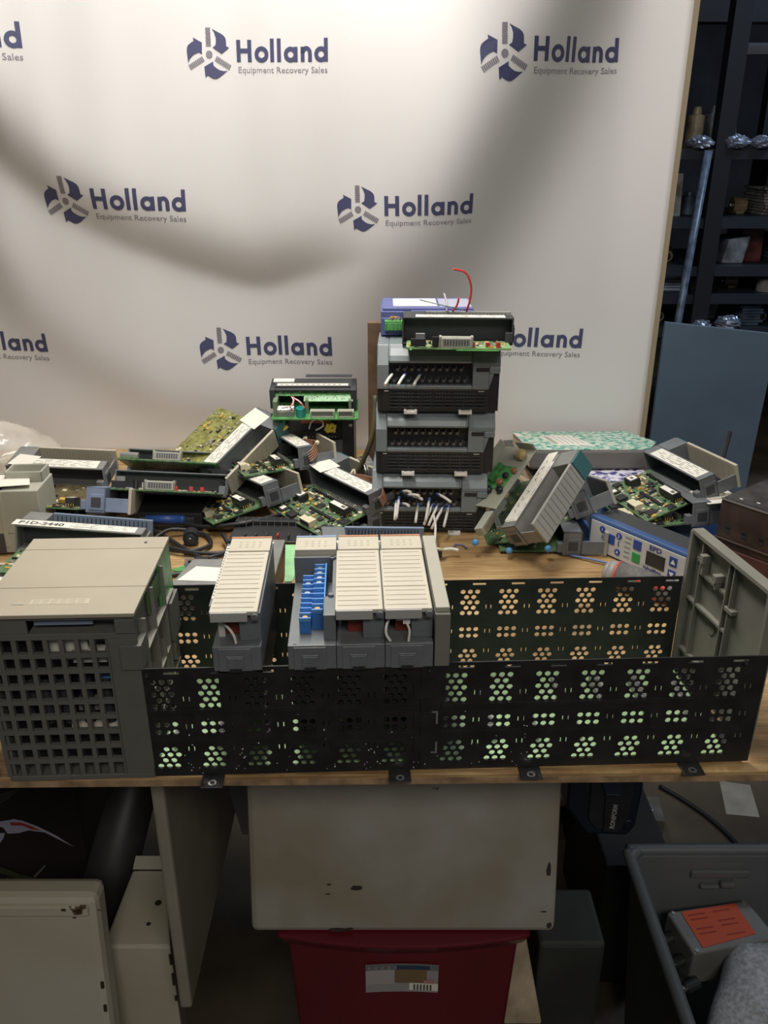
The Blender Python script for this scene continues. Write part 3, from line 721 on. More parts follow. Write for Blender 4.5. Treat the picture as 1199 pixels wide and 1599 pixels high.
# extra parts for the steep module: blue capacitors, tan coil
# ------------------------------------------------------------------ controller stack
def controller(label, x, y, z, w_=.152, h=.0865, yaw=0, pins=0, seed=0):
    t = thing('programmable_controller', label, 'controller', (x, y, T + z), (0, 0, R_(yaw)), 'grey and black controllers stacked on the bench')
    G = mat('controller_grey', (.21, .245, .26), .35, var=.05); d = .088
    zz = h * .36
    b = MB(); b.prism([(.0045, .001), (d, .001), (d, zz + .004), (.002, zz + .004)], 'x', .006, w_ - .012, BLACKP)
    b.prism([(.006, .001), (d, .001), (d, zz), (.004, zz)], 'x', .0, .006, BLACKP); b.prism([(.008, .001), (d, .001), (d, h * .78), (.008, h * .78)], 'x', w_ - .012, w_, BLACKP)
    b.build('base', t, bevel=.0005)
    b = MB()
    for r_ in range(6):
        z0 = .006 + r_ * .0045
        for c_ in range(9):
            x0 = .016 + c_ * .0135; b.box(x0, x0 + .011, .0012, .003, z0, z0 + .0016, GREYD)
    for c_ in range(24):
        for r_ in range(3):
            if c_ % 6 == 5: continue
            x0 = .028 + c_ * .0038; b.box(x0, x0 + .0008, .0008, .0025, .019 + r_ * .005, .0215 + r_ * .005, mat('vent_edge', (.10, .105, .11), .4))
    b.build('vent_grid', t)
    b = MB()   # grey housing
    b.prism([(0, zz), (.0, h * .72), (.014, h - .001), (d, h - .001), (d, zz)], 'x', 0, .0145, G)
    b.prism([(0, zz), (.0, h * .70), (.020, h * .70), (.020, zz)], 'x', w_ - .034, w_ - .0135, G); b.prism([(0, h * .6), (.0, h * .70), (.020, h * .70), (.020, h * .6)], 'x', w_ - .0135, w_ , G); b.add([(w_ - .0135, 0, zz), (w_ - .0075, 0, h * .6), (w_ - .0135, 0, h * .6), (w_ - .0135, .02, zz), (w_ - .0075, .02, h * .6), (w_ - .0135, .02, h * .6)], [(0, 1, 2), (3, 5, 4), (0, 3, 4, 1)], G)
    b.box(.0145, w_ - .034, 0, .02, zz, zz + .005, G)
    b.prism([(0, h * .70), (.0, h * .76), (.014, h - .001), (d, h - .001), (d, h * .70)], 'x', w_ - .034, w_, G)
    b.prism([(.0, h * .76), (.001, h * .80), (.013, h - .0005), (d, h - .0005), (d, h * .76)], 'x', .0145, w_ - .034, G)
    b.build('housing', t, bevel=.0012)
    b = MB(); cyl = [(-.0015, h * .755), (-.003, h * .785), (.000, h * .86), (.008, h * .945), (.018, h * .99), (.024, h * .99), (.024, h * .755)]
    b.prism(cyl, 'x', .0155, w_ - .036, G); b.prism([(q[0] - .0012, q[1] + .0008) for q in cyl], 'x', .0145, .0160, G); b.prism([(q[0] - .0012, q[1] + .0008) for q in cyl], 'x', w_ - .0375, w_ - .036, G)
    b.build('terminal_cover', t, bevel=.0006)
    b = MB(); b.box(w_ - .030, w_ - .014, -.0006, .002, h * .63, h * .69, BLACKP); b.build('port_slot', t)
    b = MB(); b.box(.0145, w_ - .034, .016, .02, zz + .003, h * .78, BLACKP); b.box(.0145, w_ - .034, .008, .018, zz + .005, zz + .0125, BLACKP)
    tb = b.build('terminal_block', t)
    n = 11
    for r_ in range(2):
        b = MB()
        for k in range(n - r_):
            x0 = .021 + k * .0088 + r_ * .0044; zc = zz + .0095 + r_ * .0125; yc = .0065 + r_ * .0065
            b.cyl((x0, yc, zc), (x0, yc - .0014, zc), .0021, mat('screw_dull', (.25, .25, .24), .35, .7), 8); b.box(x0 - .0033, x0 - .0027, yc - .003, yc + .004, zc - .004, zc + .004, GREYD)
            b.box(x0 + .0022, x0 + .0030, yc - .001, yc + .003, zc + .001, zc + .005, mat('screw_dull', (.3, .3, .29), .4, .6))
        b.build('screw_row', tb)
    b = MB()
    for x0 in (w_ * .22, w_ * .67):
        c = MB(); c.box(x0, x0 + .0165, -.007, .004, .0005, .0035, WHITEW); c.box(x0, x0 + .003, -.0072, .0, .0005, .0052, WHITEW); c.box(x0 + .0135, x0 + .0165, -.0072, .0, .0005, .0052, WHITEW); c.build('rail_latch', t, bevel=.0004)
    b.box(.009, .014, .001, .003, zz - .003, zz - .0022, WHITEW); b.box(w_ - .026, w_ - .019, .001, .003, zz - .003, zz - .0022, WHITEW); b.build('latch_mark', t)
    return t
controller('lowest grey and black controller of the stack, many short white wire ends in its terminals', -.016, 1.035, 0, yaw=-2)
controller('middle grey and black controller of the stack with empty screw terminals', -.0105, 1.032, .0855, yaw=-1.5, h=.0845)
controller('top grey and black controller of the stack, three short white wires in its terminals', -.0085, 1.028, .1695, yaw=-1.5, h=.0845)
def wire_stub(label, p, q, grp, blue=True):
    t = MB(); v = Vector(q) - Vector(p)
    P = Vector(p) + Vector((0, 0, T))
    t.tube([P, P + v * .5 + Vector((0, 0, .001)), P + v], .0019, WHITEW, 8, 3)
    o = t.build('wire_end', None, smooth=True); tag(o, label, 'wire', grp)
    if blue:
        c = MB(); c.cyl(P, P + v * .25, .0021, mat('ferrule_blue', (.04, .08, .24), .4)); c.build('ferrule', o)
for (x, nm) in ((.006, 'leftmost'), (.022, 'middle'), (.041, 'rightmost')):
    wire_stub('%s of the three short white wire ends in the top controller' % nm, (x + .004, 1.024, .2195), (x - .005, .998, .213), 'short white wire ends in the top controller', x > .01)
for i_, (x, z, dx, dz, n_) in enumerate(sorted(((.02, .056, -.004, -.022, 0), (.024, .063, .01, .008, 0), (.030, .058, .015, .008, 0), (.036, .057, .013, .004, 0), (.016, .050, -.002, -.018, 0), (.024, .046, .008, .006, 0), (.045, .046, -.004, -.018, 0), (.060, .054, -.006, -.024, 0),
                           (.064, .045, -.012, -.02, 0), (.072, .046, -.014, -.022, 0), (.080, .045, -.018, -.026, 0), (.086, .044, -.008, -.022, 0), (.070, .060, .016, -.003, 0)))):
    wire_stub('white wire end with blue ferrule in the lowest controller, %s from the left' % ('first second third fourth fifth sixth seventh eighth ninth tenth eleventh twelfth thirteenth'.split()[i_]), (x, 1.026, z), (x + dx, 1.005, z + dz), 'white wire ends in the lowest controller')

# blue-violet device + wires on the stack
t = thing('interface_module', 'violet-blue flat electronic box with green plug on top of the controller stack at the back', 'electronic device', (-.004, 1.090, T + .2548))
VB = mat('violet_plastic', (.115, .135, .33), .45, var=.08); VL = mat('violet_top', (.42, .42, .52), .5)
b = MB(); b.box(0, .120, 0, .085, 0, .030, VB); b.box(.0, .040, -.003, 0, 0, .022, VB); b.box(.002, .118, .004, .085, .030, .0335, VB); b.box(.038, .118, -.0015, .004, .026, .031, VB); b.build('case', t, bevel=.001)
b = MB(); b.box(.016, .073, .018, .075, .0335, .034, PAPER); b.box(.076, .117, .012, .075, .0335, .0338, VL); b.build('top_label', t)
b = MB(); b.box(.005, .028, -.012, -.003, .008, .020, mat('plug_green', (.12, .42, .12), .4))
for k in range(5): b.box(.0058 + k * .0045, .0084 + k * .0045, -.0128, -.0115, .0095, .017, PCBL)
pg = b.build('green_plug', t, bevel=.0004)
b = MB()
for k in range(4): b.tube([(.009 + k * .005, -.008, .019), (.012 + k * .004, -.010, .024), (.018 - k * .002, -.008, .022 + k * .001)], .0008, BROWNW if k % 2 else GOLD)
b.build('wire_strand', pg)
W3 = lambda *p: (p[0], p[1], T + p[2])
b = MB(); b.tube([W3(.1045, 1.085, .286), W3(.108, 1.082, .300), W3(.1085, 1.080, .318), W3(.101, 1.078, .334), W3(.085, 1.076, .339)], .0013, REDW)
tag(b.build('red_wire', smooth=True), 'long red wire arching up above the controller stack', 'wire')
b = MB(); b.tube([W3(.087, 1.085, .286), W3(.092, 1.083, .2935), W3(.094, 1.08, .303)], .0012, REDW)
tag(b.build('red_wire', smooth=True), 'short red wire stub left of the arching red wire', 'wire')
b = MB(); b.tube([W3(.045, 1.083, .3005), W3(.075, 1.072, .295), W3(.102, 1.074, .289)], .0007, mat('grey_green_wire', (.12, .18, .17), .4)); b.tube([W3(.076, 1.09, .307), W3(.079, 1.075, .296), W3(.078, 1.07, .288)], .0012, mat('grey_wire', (.4, .4, .42), .4))
tag(b.build('thin_wires', smooth=True), 'thin grey-green wires trailing over the violet box', 'wire')
# cardboard/wood strip behind stack and cord
b = MB(); b.box(-.022, -.002, 1.135, 1.150, T, T + .262, mat('cardboard_brown', (.16, .10, .06), .8, var=.2, scale=60))
tag(b.build('wooden_strip', bevel=.001), 'narrow brown wooden strip standing behind the controller stack', 'wood strip')
b = MB(); b.tube([W3(-.012, 1.125, .165), W3(-.014, 1.11, .13), W3(-.020, 1.105, .10), W3(-.036, 1.11, .06), W3(-.045, 1.13, .03), W3(-.04, 1.15, .006)], .0035, mat('cord_dark', (.05, .05, .035), .5, col2=(.16, .13, .05), scale=25))
tag(b.build('electric_cable', smooth=True), 'dark cord drooping down the left side of the controller stack', 'cord')
b = MB(); b.cyl(W3(-.030, 1.118, .058), W3(-.020, 1.122, .058), .021, SILV, 28); b.cyl(W3(-.032, 1.117, .058), W3(-.030, 1.118, .058), .016, METAL, 28); b.cyl(W3(-.034, 1.116, .058), W3(-.032, 1.117, .058), .019, SILV, 28)
tag(b.build('metal_ring', bevel=.0008), 'shiny round metal ring leaning left of the controller stack', 'metal ring')

# ------------------------------------------------------------------ black device with green-board module on it
t = thing('drive_unit', 'black terminal unit standing at the back of the pile carrying an open green-board module', 'electronic device', (-.168, 1.215, T))
b = MB(); b.box(0, .123, .004, .09, 0, .108, BLACKP); b.box(.0, .018, -.002, .004, .02, .112, BLACKP); b.box(.105, .123, -.002, .004, .0, .108, BLACKP); b.box(.018, .105, -.001, .004, .0, .055, BLACKP)
b.box(.0, .03, -.012, .004, .045, .07, BLACKP); b.build('case', t, bevel=.0008)
b = MB(); b.box(.044, .088, -.003, .0, .098, .108, ORANGE); b.build('orange_strip', t, bevel=.0005)
b = MB(); b.box(.045, .100, -.006, -.001, .076, .086, CHIP)
for k in range(11): b.box(.047 + k * .0048, .0475 + k * .0048, -.0065, -.0055, .077, .079, WHITEW)
b.build('terminal_block', t)
b = MB(); b.box(.05, .107, -.0018, -.001, .02, .072, mat('dark_label', (.10, .105, .11), .5))
for k in range(6): b.box(.054, .10 - (k % 3) * .01, -.0021, -.0017, .026 + k * .0065, .0272 + k * .0065, mat('label_grey', (.22, .22, .22), .5))
b.build('specification_plate', t)
for i, (x, z, a_) in enumerate(((.012, .092, 40), (.020, .092, 40), (.083, .094, 70), (.089, .095, 60), (.094, .092, 80), (.088, .088, 10))):
    c = MB(); c.M = Matrix.Translation((x, -.008, z)) @ Matrix.Rotation(R_(-a_), 4, 'Y'); c.cyl((-.006, 0, 0), (.006, 0, 0), .0026, YELLOW); c.cyl((.006, 0, 0), (.0065, 0, 0), .0012, BLACKP)
    lab(c.build('wire_ferrule', t, smooth=False), 'yellow ferrule')
b = MB(); b.tube([(.056, -.006, .090), (.060, -.01, .102), (.068, -.011, .107), (.076, -.01, .104), (.077, -.01, .096), (.066, -.009, .089)], .0012, WHITEW); lab(b.build('wire_loop', t, smooth=True), 'white wire loop')
for z in (.095, .02): c = MB(); c.cyl((.118, -.003, z), (.118, -.002, z), .0025, METAL); c.build('screw', t)
t = thing('circuit_module', 'open green-board module with teal can and red-white wires atop the black terminal unit', 'circuit module', (-.168, 1.205, T + .1125), deg(8, 0, 0), 'loose circuit modules piled on the bench')
b = MB(); b.box(0, .127, .02, .05, .036, .038, GREYD); b.box(0, .127, .048, .05, .0, .038, GREYD); b.box(0, .008, .006, .05, .008, .038, GREYD); b.box(.119, .127, .006, .05, .008, .038, GREYD); b.box(.05, .12, .05, .058, .04, .0415, GREYD); b.box(0, .127, .012, .02, .033, .036, GREYD)
b.build('housing', t, bevel=.0006)
b = MB(); b.box(.010, .115, .022, .030, .038, .0384, PAPER); b.box(.003, .034, .034, .046, .038, .0395, PAPER); b.build('printed_label', t)
b = MB()
for k in range(12): b.box(.014 + k * .0078, .019 + k * .0078, .025, .0265, .0384, .0386, INK)
b.build('label_print', t)
b = MB(); b.prism([(-.016, .0), (.045, .004), (.045, .006), (-.016, .002)], 'x', .004, .130, PCBL); lo = b.build('lower_board', t)
b = MB(); b.prism([(.004, .020), (.022, .031), (.021, .0325), (.003, .0215)], 'x', .050, .122, PCBL); b.prism([(.012, .0255), (.022, .031), (.021, .0325), (.011, .027)], 'x', .008, .052, PCBL); up = b.build('upper_board', t)
b = MB(); r = random.Random(4)
for _ in range(70): x = r.uniform(.01, .12); y = r.uniform(.012, .0205) if x < .05 else r.uniform(.005, .0205); b.box(x - .0006, x + .0006, y - .0005, y + .0005, .0215 + (y - .003) * .61, .0225 + (y - .003) * .61, PINS)
b.build('solder_points', up)
b = MB(); b.box(.011, .036, -.010, .006, .002, .008, GREYM); b.cyl((.011, -.006, .011), (.036, -.006, .011), .004, SILV); b.cyl((.011, .002, .011), (.036, .002, .011), .004, SILV); lab(b.build('relay', lo), 'silver relay pair')
b = MB(); b.cyl((.046, -.007, .002), (.046, -.007, .016), .0072, TEAL, 20); lab(b.build('teal_capacitor', lo, bevel=.0006), 'teal round can')
for x0, x1 in ((.060, .096), (.100, .124)):
    b = MB(); b.box(x0, x1, -.013, -.010, .002, .004, CONG); b.box(x0, x0 + .002, -.014, -.004, .002, .012, CONG); b.box(x1 - .002, x1, -.014, -.004, .002, .012, CONG); b.box(x0, x1, -.012, -.004, .0105, .0125, CONG); b.box(x0 + .003, x1 - .003, -.010, -.009, .004, .0105, GREYM); b.build('connector', lo, bevel=.0003)
b = MB(); b.tube([(.013, -.004, .013), (.024, -.008, .017), (.034, -.012, .021), (.036, -.006, .027), (.033, .0, .030)], .0010, WHITEW); b.tube([(.034, 0, .029), (.045, -.008, .026), (.052, -.012, .018)], .001, WHITEW); lab(b.build('white_wire', t, smooth=True), 'white wire')
b = MB(); b.tube([(.033, -.008, .013), (.032, -.011, .02), (.037, -.006, .026), (.036, .0, .030)], .001, REDW); b.tube([(.040, -.004, .027), (.048, -.010, .023), (.054, -.012, .017)], .001, REDW); lab(b.build('red_wire', t, smooth=True), 'red wire')
b = MB(); b.box(.006, .0125, -.01, .018, .001, .026, mat('standoff', (.2, .26, .18), .4)); b.box(.052, .057, .0, .018, .001, .024, MATS['standoff']); b.box(.116, .12, -.001, .018, .001, .024, MATS['standoff']); b.build('standoff', t)

# ------------------------------------------------------------------ notebooks, papers, blue folder
def slab(name, label, cat, pts, z0, z1, m, grp=None, bev=.001):
    b = MB(); b.prism(pts, 'z', T + z0, T + z1, m); return tag(b.build(name, bevel=bev), label, cat, grp)
TE = marble_mat('teal_marble', (.03, .33, .25), (.66, .72, .60), 120)
nb = thing('composition_notebook', 'thick notebook with teal and white marbled cover and grey spine', 'notebook', (.214, 1.165, T + .040), deg(-9.5, 1, 3.5))
b = MB(); b.prism([(.0, 0), (.178, .002), (.215, .07), (.205, .183), (.01, .180)], 'z', .0305, .0315, TE); b.build('cover', nb)
b = MB(); b.box(0.001, .180, -.001, .012, .002, .0308, mat('spine_grey', (.16, .15, .14), .6)); b.build('spine', nb, bevel=.004)
b = MB(); b.prism([(.002, .004), (.178, .004), (.213, .07), (.203, .181), (.012, .178)], 'z', .003, .0304, mat('page_edges', (.62, .54, .42), .8, var=.1, scale=200)); b.build('pages', nb)
b = MB(); b.prism([(.047, .040), (.105, .035), (.098, .135), (.045, .135)], 'z', .0315, .0319, PAPER); lb = b.build('name_label', nb)
b = MB()
for k in range(6): b.box(.055 + k * .008, .0565 + k * .008, .055, .12, .0319, .0321, mat('label_line', (.45, .42, .36), .6))
b.box(.049, .054, .05, .125, .0319, .0321, BEIGED); b.build('label_print', lb)
b = MB(); b.box(.008, .018, .125, .16, .0315, .0318, PAPER); b.build('corner_label', nb)
t = thing('hardback_book', 'dark grey book with pale page edges under the left end of the teal notebook', 'book', (.226, 1.20, T), deg(0, 0, 8))
b = MB(); b.box(0, .17, 0, .16, .002, .020, mat('page_cream', (.58, .50, .38), .8)); b.build('pages', t)
b = MB(); b.box(-.002, .172, -.002, .162, .020, .022, mat('book_grey', (.09, .09, .095), .6)); b.box(-.002, .172, -.002, .162, 0, .002, MATS['book_grey']); b.build('cover', t)
b = MB(); b.M = Matrix.Translation(W3(.222, 1.175, .012)) @ Matrix.Rotation(R_(-66), 4, 'Z'); b.cyl((-.06, 0, 0), (.03, 0, 0), .006, mat('kraft_tube', (.42, .34, .24), .7), 16)
tag(b.build('paper_tube'), 'pale wooden rod lying in front of the dark grey book', 'rod')
b = MB(); b.prism([(.24, 1.125), (.385, 1.135), (.38, 1.25), (.24, 1.24)], 'z', T + .0225, T + .036, mat('page_white', (.7, .68, .64), .8)); 
cb = tag(b.build('composition_notebook', bevel=.0005), 'second notebook with blue-violet speckled cover under the teal one', 'notebook')
b = MB(); b.prism([(.239, 1.124), (.386, 1.134), (.381, 1.251), (.239, 1.241)], 'z', T + .036, T + .0375, marble_mat('violet_marble', (.07, .06, .22), (.72, .70, .78), 90)); b.build('cover', cb)
slab('paper_sheet', 'white paper sheet in front of the speckled notebooks', 'paper', [(.235, 1.095), (.385, 1.10), (.385, 1.20), (.24, 1.20)], .0215, .0225, PAPER, bev=0)
FB_ = mat('folder_blue', (.06, .13, .36), .5, var=.1)
slab('blue_binder', 'pale blue binder under the white sheet and speckled notebook', 'binder', [(.232, 1.075), (.395, 1.08), (.39, 1.27), (.236, 1.26)], .0045, .021, mat('binder_blue', (.16, .22, .32), .5))
slab('blue_folder', 'blue folder lying flat beneath the controller and modules at the right', 'folder', [(.24, 1.0), (.36, .93), (.47, .935), (.50, 1.06), (.30, 1.10), (.24, 1.05)], .0005, .004, FB_)
slab('paper_sheet', 'small white paper on the blue folder under the module ends', 'paper', [(.352, .948), (.390, .956), (.402, .948), (.37, .935)], .022, .0225, PAPER, bev=0)
b = MB(); b.M = Matrix.Translation(W3(.41, .985, .062)) @ Matrix.Rotation(R_(12), 4, 'Z'); b.box(0, .05, 0, .045, 0, .0008, PAPER)
for k in range(3): b.box(.008, .038, .012 + k * .008, .014 + k * .008, .0008, .001, BEIGED)
tag(b.build('paper_sheet'), 'white printed paper poking out above the dark brown box', 'paper')
b = MB(); b.tube([W3(.383, .915, .012), W3(.372, .921, .014), W3(.368, .93, .014), W3(.374, .938, .014), W3(.392, .935, .014), W3(.42, .925, .012)], .0016, WHITEW)
tag(b.build('white_cable', smooth=True), 'white cable looped on the blue folder', 'cable')
b = MB(); b.cyl(W3(.444, 1.07, .004), W3(.500, 1.17, .098), .004, BLACKP, 6)
tag(b.build('black_stick'), 'thin black stick poking up behind the right module stack', 'stick')

# dispensing controller (front face turned to the lower left)
ct = thing('dispensing_controller', 'white and blue digital controller with small display, arrow keys and a green key', 'controller', (.2665, .9930, T), (0, 0, math.atan2(.875 - .9960, .3425 - .2535)))
CW = math.hypot(.875 - .9960, .3425 - .2535)
b = MB(); b.box(0, CW, 0, .045, .001, .045, mat('controller_dark', (.05, .052, .055), .5)); b.build('case', ct, bevel=.006)
b = MB(); b.box(-.001, CW + .001, -.004, .010, .0, .0465, mat('bezel_blue', (.05, .10, .24), .35)); b.build('bezel', ct, bevel=.003)
b = MB(); b.box(.004, CW - .006, -.0048, -.003, .003, .0415, mat('face_white', (.55, .55, .54), .4)); fc = b.build('face_plate', ct, bevel=.0004)
b = MB(); b.box(.091, .118, -.0055, -.0045, .013, .031, BLACKP); b.build('display', ct, bevel=.0006)
for (x, z, m, nm) in ((.071, .026, BLUET, 'blue_key'), (.071, .009, mat('key_green', (.03, .30, .08), .4), 'green_key')):
    b = MB(); b.box(x, x + .012, -.0056, -.0045, z, z + .0125, m if nm == 'green_key' else mat('key_blue', (.03, .07, .30), .4)); k_ = b.build(nm, ct, bevel=.0005)
for (x, z, up) in ((.1235, .0245, 1), (.1235, .0075, -1)):
    b = MB(); b.box(x, x + .0105, -.0056, -.0045, z, z + .012, MATS['key_blue']); k_ = b.build('arrow_key', ct, bevel=.0004)
    b = MB(); c_ = x + .00525; zc = z + .006
    b.prism([(c_ - .0033, zc - .003 * up), (c_ + .0033, zc - .003 * up), (c_, zc + .003 * up)], 'y', -.0059, -.0055, PAPER); b.build('arrow_mark', k_)
b = MB(); b.box(.034, .043, -.0056, -.0045, .019, .032, MATS['key_blue']); b.build('blue_key', ct, bevel=.0005)
for (x, z, s_) in ((.023, .034, '1'), (.049, .034, '2'), (.023, .013, '3'), (.049, .012, '4')):
    b = MB(); b.cyl((x, -.0056, z), (x, -.0045, z), .0042, MATS['key_blue'], 20); k_ = b.build('number_badge', ct)
    b = MB(); add_text(b, s_, .0062, ((x - .0018, -.0058, z - .0022), (1, 0, 0), (0, 0, 1)), PAPER, .0001); b.build('number', k_)
b = MB(); NV = mat('print_navy', (.05, .07, .22), .5)
add_text(b, 'EFD', .0085, ((.094, -.0052, .0335), (1, 0, 0), (0, 0, 1)), NV, .0003, width=.018)
add_text(b, 'ValveMate', .0065, ((.088, -.0052, .0065), (1, 0, 0), (0, 0, 1)), NV, .0002, width=.027)
add_text(b, '8000', .0045, ((.1175, -.0052, .0065), (1, 0, 0), (0, 0, 1)), NV, .0001, width=.006) if False else None
for k in range(5): b.box(.0585, .067, -.0052, -.0048, .036 - k * .0065, .038 - k * .0065, mat('print_grey', (.25, .33, .30), .5))
b.box(.0485, .050, -.0052, -.0048, .020, .027, NV); b.box(.0225, .024, -.0052, -.0048, .021, .026, NV)
b.build('printing', fc)

# torch / driver handle
fl = thing('power_screwdriver', 'grey and red round-ended screwdriver handle lying behind the rack', 'screwdriver', (.262, .890, T + .0165), (0, 0, R_(-38))); fl.scale = (.9, .8, .8)
GR = mat('grip_grey', (.13, .125, .12), .7, var=.2, scale=200)
b = MB(); b.cyl((.006, 0, 0), (.016, 0, 0), .0185, mat('grip_cap', (.30, .29, .28), .5), 28, .0205); b.cyl((0.0, 0, 0), (.006, 0, 0), .014, MATS['grip_cap'], 28, .0185); b.build('end_cap', fl, smooth=True)
b = MB(); b.cyl((.016, 0, 0), (.0185, 0, 0), .0209, mat('driver_red', (.62, .08, .05), .4), 28); b.build('red_ring', fl, smooth=True)
b = MB(); b.cyl((.0185, 0, 0), (.075, 0, 0), .0205, GR, 28, .0175); b.cyl((.075, 0, 0), (.115, 0, -.002), .0175, GR, 28, .013); b.build('grip', fl, smooth=True)
for a_ in (60, 150):
    b = MB(); b.M = Matrix.Rotation(R_(a_), 4, 'X'); b.sphere((.062, 0, .0165), .026, .0045, .0035, MATS['driver_red']); b.build('red_inlay', fl, smooth=True)

# dark brown slotted box at the right
bx = thing('slotted_box', 'dark brown metal box with slots along its side at the right edge of the bench', 'metal box', (.4135, .957, T), (0, 0, R_(-52)))
DB = mat('dark_brown', (.045, .028, .022), .5, var=.4, scale=30); 
b = MB(); b.box(0, .11, 0, .10, .022, .082, DB); b.box(-.001, .112, -.004, .1, .0, .022, mat('maroon', (.06, .022, .02), .5)); b.box(-.001, .11, -.003, 0, .031, .033, DB); b.build('case', bx, bevel=.001)
b = MB(); b.box(0, .11, -.0012, .0015, .0815, .0835, METAL); b.build('top_edge', bx)
b = MB(); b.box(.001, .11, .003, .1, .082, .0835, mat('lid_dark', (.05, .045, .04), .6, var=.4, scale=40)); b.build('lid', bx)
for x in (.014, .036, .058): b = MB(); b.cyl((x, -.0006, .048), (x, -.0004, .048), .0035, BLACKP); b.box(x - .0035, x + .0035, -.0006, .0005, .041, .048, BLACKP); b.build('slot', bx)
for x, y in ((.016, .012), (.036, .016), (.062, .018)): b = MB(); b.box(x, x + .004, y, y + .002, .0835, .0842, WHITEW); b.build('rivet', bx)

# ------------------------------------------------------------------ left side: beige block, plastic bag, cables
bb = thing('beige_housing', 'tall beige plastic housing with open cups and white paper on top, left edge', 'plastic housing', (-.478, .965, T), deg(0, 0, 3))
BG = mat('housing_beige', (.40, .40, .33), .5, var=.04)
b = MB(); b.box(-.09, .050, 0, .062, .03, .088, BG); b.box(-.06, .050, .0, .062, .004, .03, BG)
for (x0, x1, y0, y1, z1) in ((.002, .048, .030, .061, .102), (-.07, -.004, .002, .055, .092)):
    b.box(x0, x1, y0, y0 + .0025, .088, z1, BG); b.box(x0, x1, y1 - .0025, y1, .088, z1, BG); b.box(x0, x0 + .0025, y0, y1, .088, z1, BG); b.box(x1 - .0025, x1, y0, y1, .088, z1, BG)
b.build('body', bb, bevel=.0015)
b = MB(); b.box(.0005, .006, -.001, .02, .012, .088, BG); b.build('step', bb, bevel=.001)
b = MB(); b.prism([(-.06, .046), (.028, .042), (.040, .008), (-.045, -.004)], 'z', .0925, .0932, PAPER); lab(b.build('paper_label', bb), 'white handwritten paper')
b = MB(); b.box(-.02, .0, -.001, .0005, .004, .03, GREYD); b.build('lower_slot', bb)
# plastic bag: crumpled clear shell
def bag(name, label, c, r, m, seed, cat, n=26, k=16, amp=.18, flat=0.0):
    rr = random.Random(seed); b = MB(); vs = []; fs = []
    ph = [(rr.uniform(1, 6), rr.uniform(1, 6), rr.uniform(0, 6.28), rr.uniform(.3, 1)) for _ in range(7)]
    for i in range(k + 1):
        tt = math.pi * (i / k) * .97 + .02
        for j in range(n):
            a = 2 * math.pi * j / n; q = sum(w_ * abs(math.sin(f1 * a / 1.0 * .5 + f2 * tt + p_)) for f1, f2, p_, w_ in ph) / 7
            s_ = 1 + amp * (q - .4) * 2 + rr.uniform(-.02, .02)
            z = r[2] * math.cos(tt) * s_
            vs.append((c[0] + r[0] * math.sin(tt) * math.cos(a) * s_, c[1] + r[1] * math.sin(tt) * math.sin(a) * s_, max(c[2] + z, flat)))
    for i in range(k):
        for j in range(n): fs.append((i * n + j, (i + 1) * n + j, (i + 1) * n + (j + 1) % n, i * n + (j + 1) % n))
    b.add(vs, fs, m); o = b.build(name, smooth=name == 'plastic_bag'); return tag(o, label, cat)
bag('plastic_bag', 'crumpled clear plastic bag behind the beige housing at the left', (-.575, 1.20, T + .035), (.085, .07, .060), mat('clear_film', (.85, .80, .72), .2, alpha=.38, spec=.9), 5, 'bag', n=40, k=26, amp=.42, flat=T + .001)
b = MB(); b.prism([(-.58, 1.18), (-.50, 1.18), (-.51, 1.22), (-.57, 1.23)], 'z', T + .001, T + .048, mat('carton_cream', (.62, .56, .40), .8)); tag(b.build('cream_carton', bevel=.002), 'cream carton inside the clear plastic bag', 'box')
b = MB(); b.sphere(W3(-.585, 1.125, .045), .022, .02, .022, mat('foam_grey', (.2, .2, .2), .7)); tag(b.build('grey_pad', smooth=True), 'small dark grey lump beside the plastic bag at the left edge', 'pad')
# blue tool + dark adapter + cables under the pile
b = MB(); b.cyl(W3(-.32, 1.04, .018), W3(-.272, 1.04, .017), .0055, mat('tool_blue', (.03, .09, .32), .4), 16, .0065); b.sphere(W3(-.271, 1.04, .017), .005, .0065, .0065, MATS['tool_blue']); tag(b.build('blue_tool_handle', smooth=True), 'blue plastic tool handle under the side-on modules', 'tool')
b = MB(); b.cyl(W3(-.252, 1.005, .012), W3(-.250, .990, .012), .010, BLACKP, 24); b.cyl(W3(-.250, .990, .012), W3(-.250, .988, .012), .006, GREYD, 20); b.sphere(W3(-.250, .987, .013), .0015, .001, .0015, METAL); tag(b.build('round_plug', smooth=False), 'round black knob among the cables in the shadow of the pile', 'knob')
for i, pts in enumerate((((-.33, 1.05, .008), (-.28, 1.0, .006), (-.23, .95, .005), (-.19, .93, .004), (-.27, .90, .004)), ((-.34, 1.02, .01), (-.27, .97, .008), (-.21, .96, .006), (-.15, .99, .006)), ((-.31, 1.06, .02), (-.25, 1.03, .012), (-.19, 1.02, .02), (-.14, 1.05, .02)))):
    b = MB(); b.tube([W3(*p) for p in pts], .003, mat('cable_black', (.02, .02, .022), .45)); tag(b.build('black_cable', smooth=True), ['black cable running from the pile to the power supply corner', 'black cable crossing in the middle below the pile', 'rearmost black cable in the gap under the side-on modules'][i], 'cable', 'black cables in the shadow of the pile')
b = MB(); b.prism([(-.345, 1.045), (-.245, 1.040), (-.24, 1.15), (-.34, 1.15)], 'z', T, T + .026, BLACKP); b.box(-.33, -.255, 1.039, 1.05, T + .006, T + .020, GREYD)  # black box added to darken the gap under the side-on modules
tag(b.build('dark_filler_box', bevel=.002), 'flat black box added to darken the gap beneath the long side-on modules', 'plastic housing')
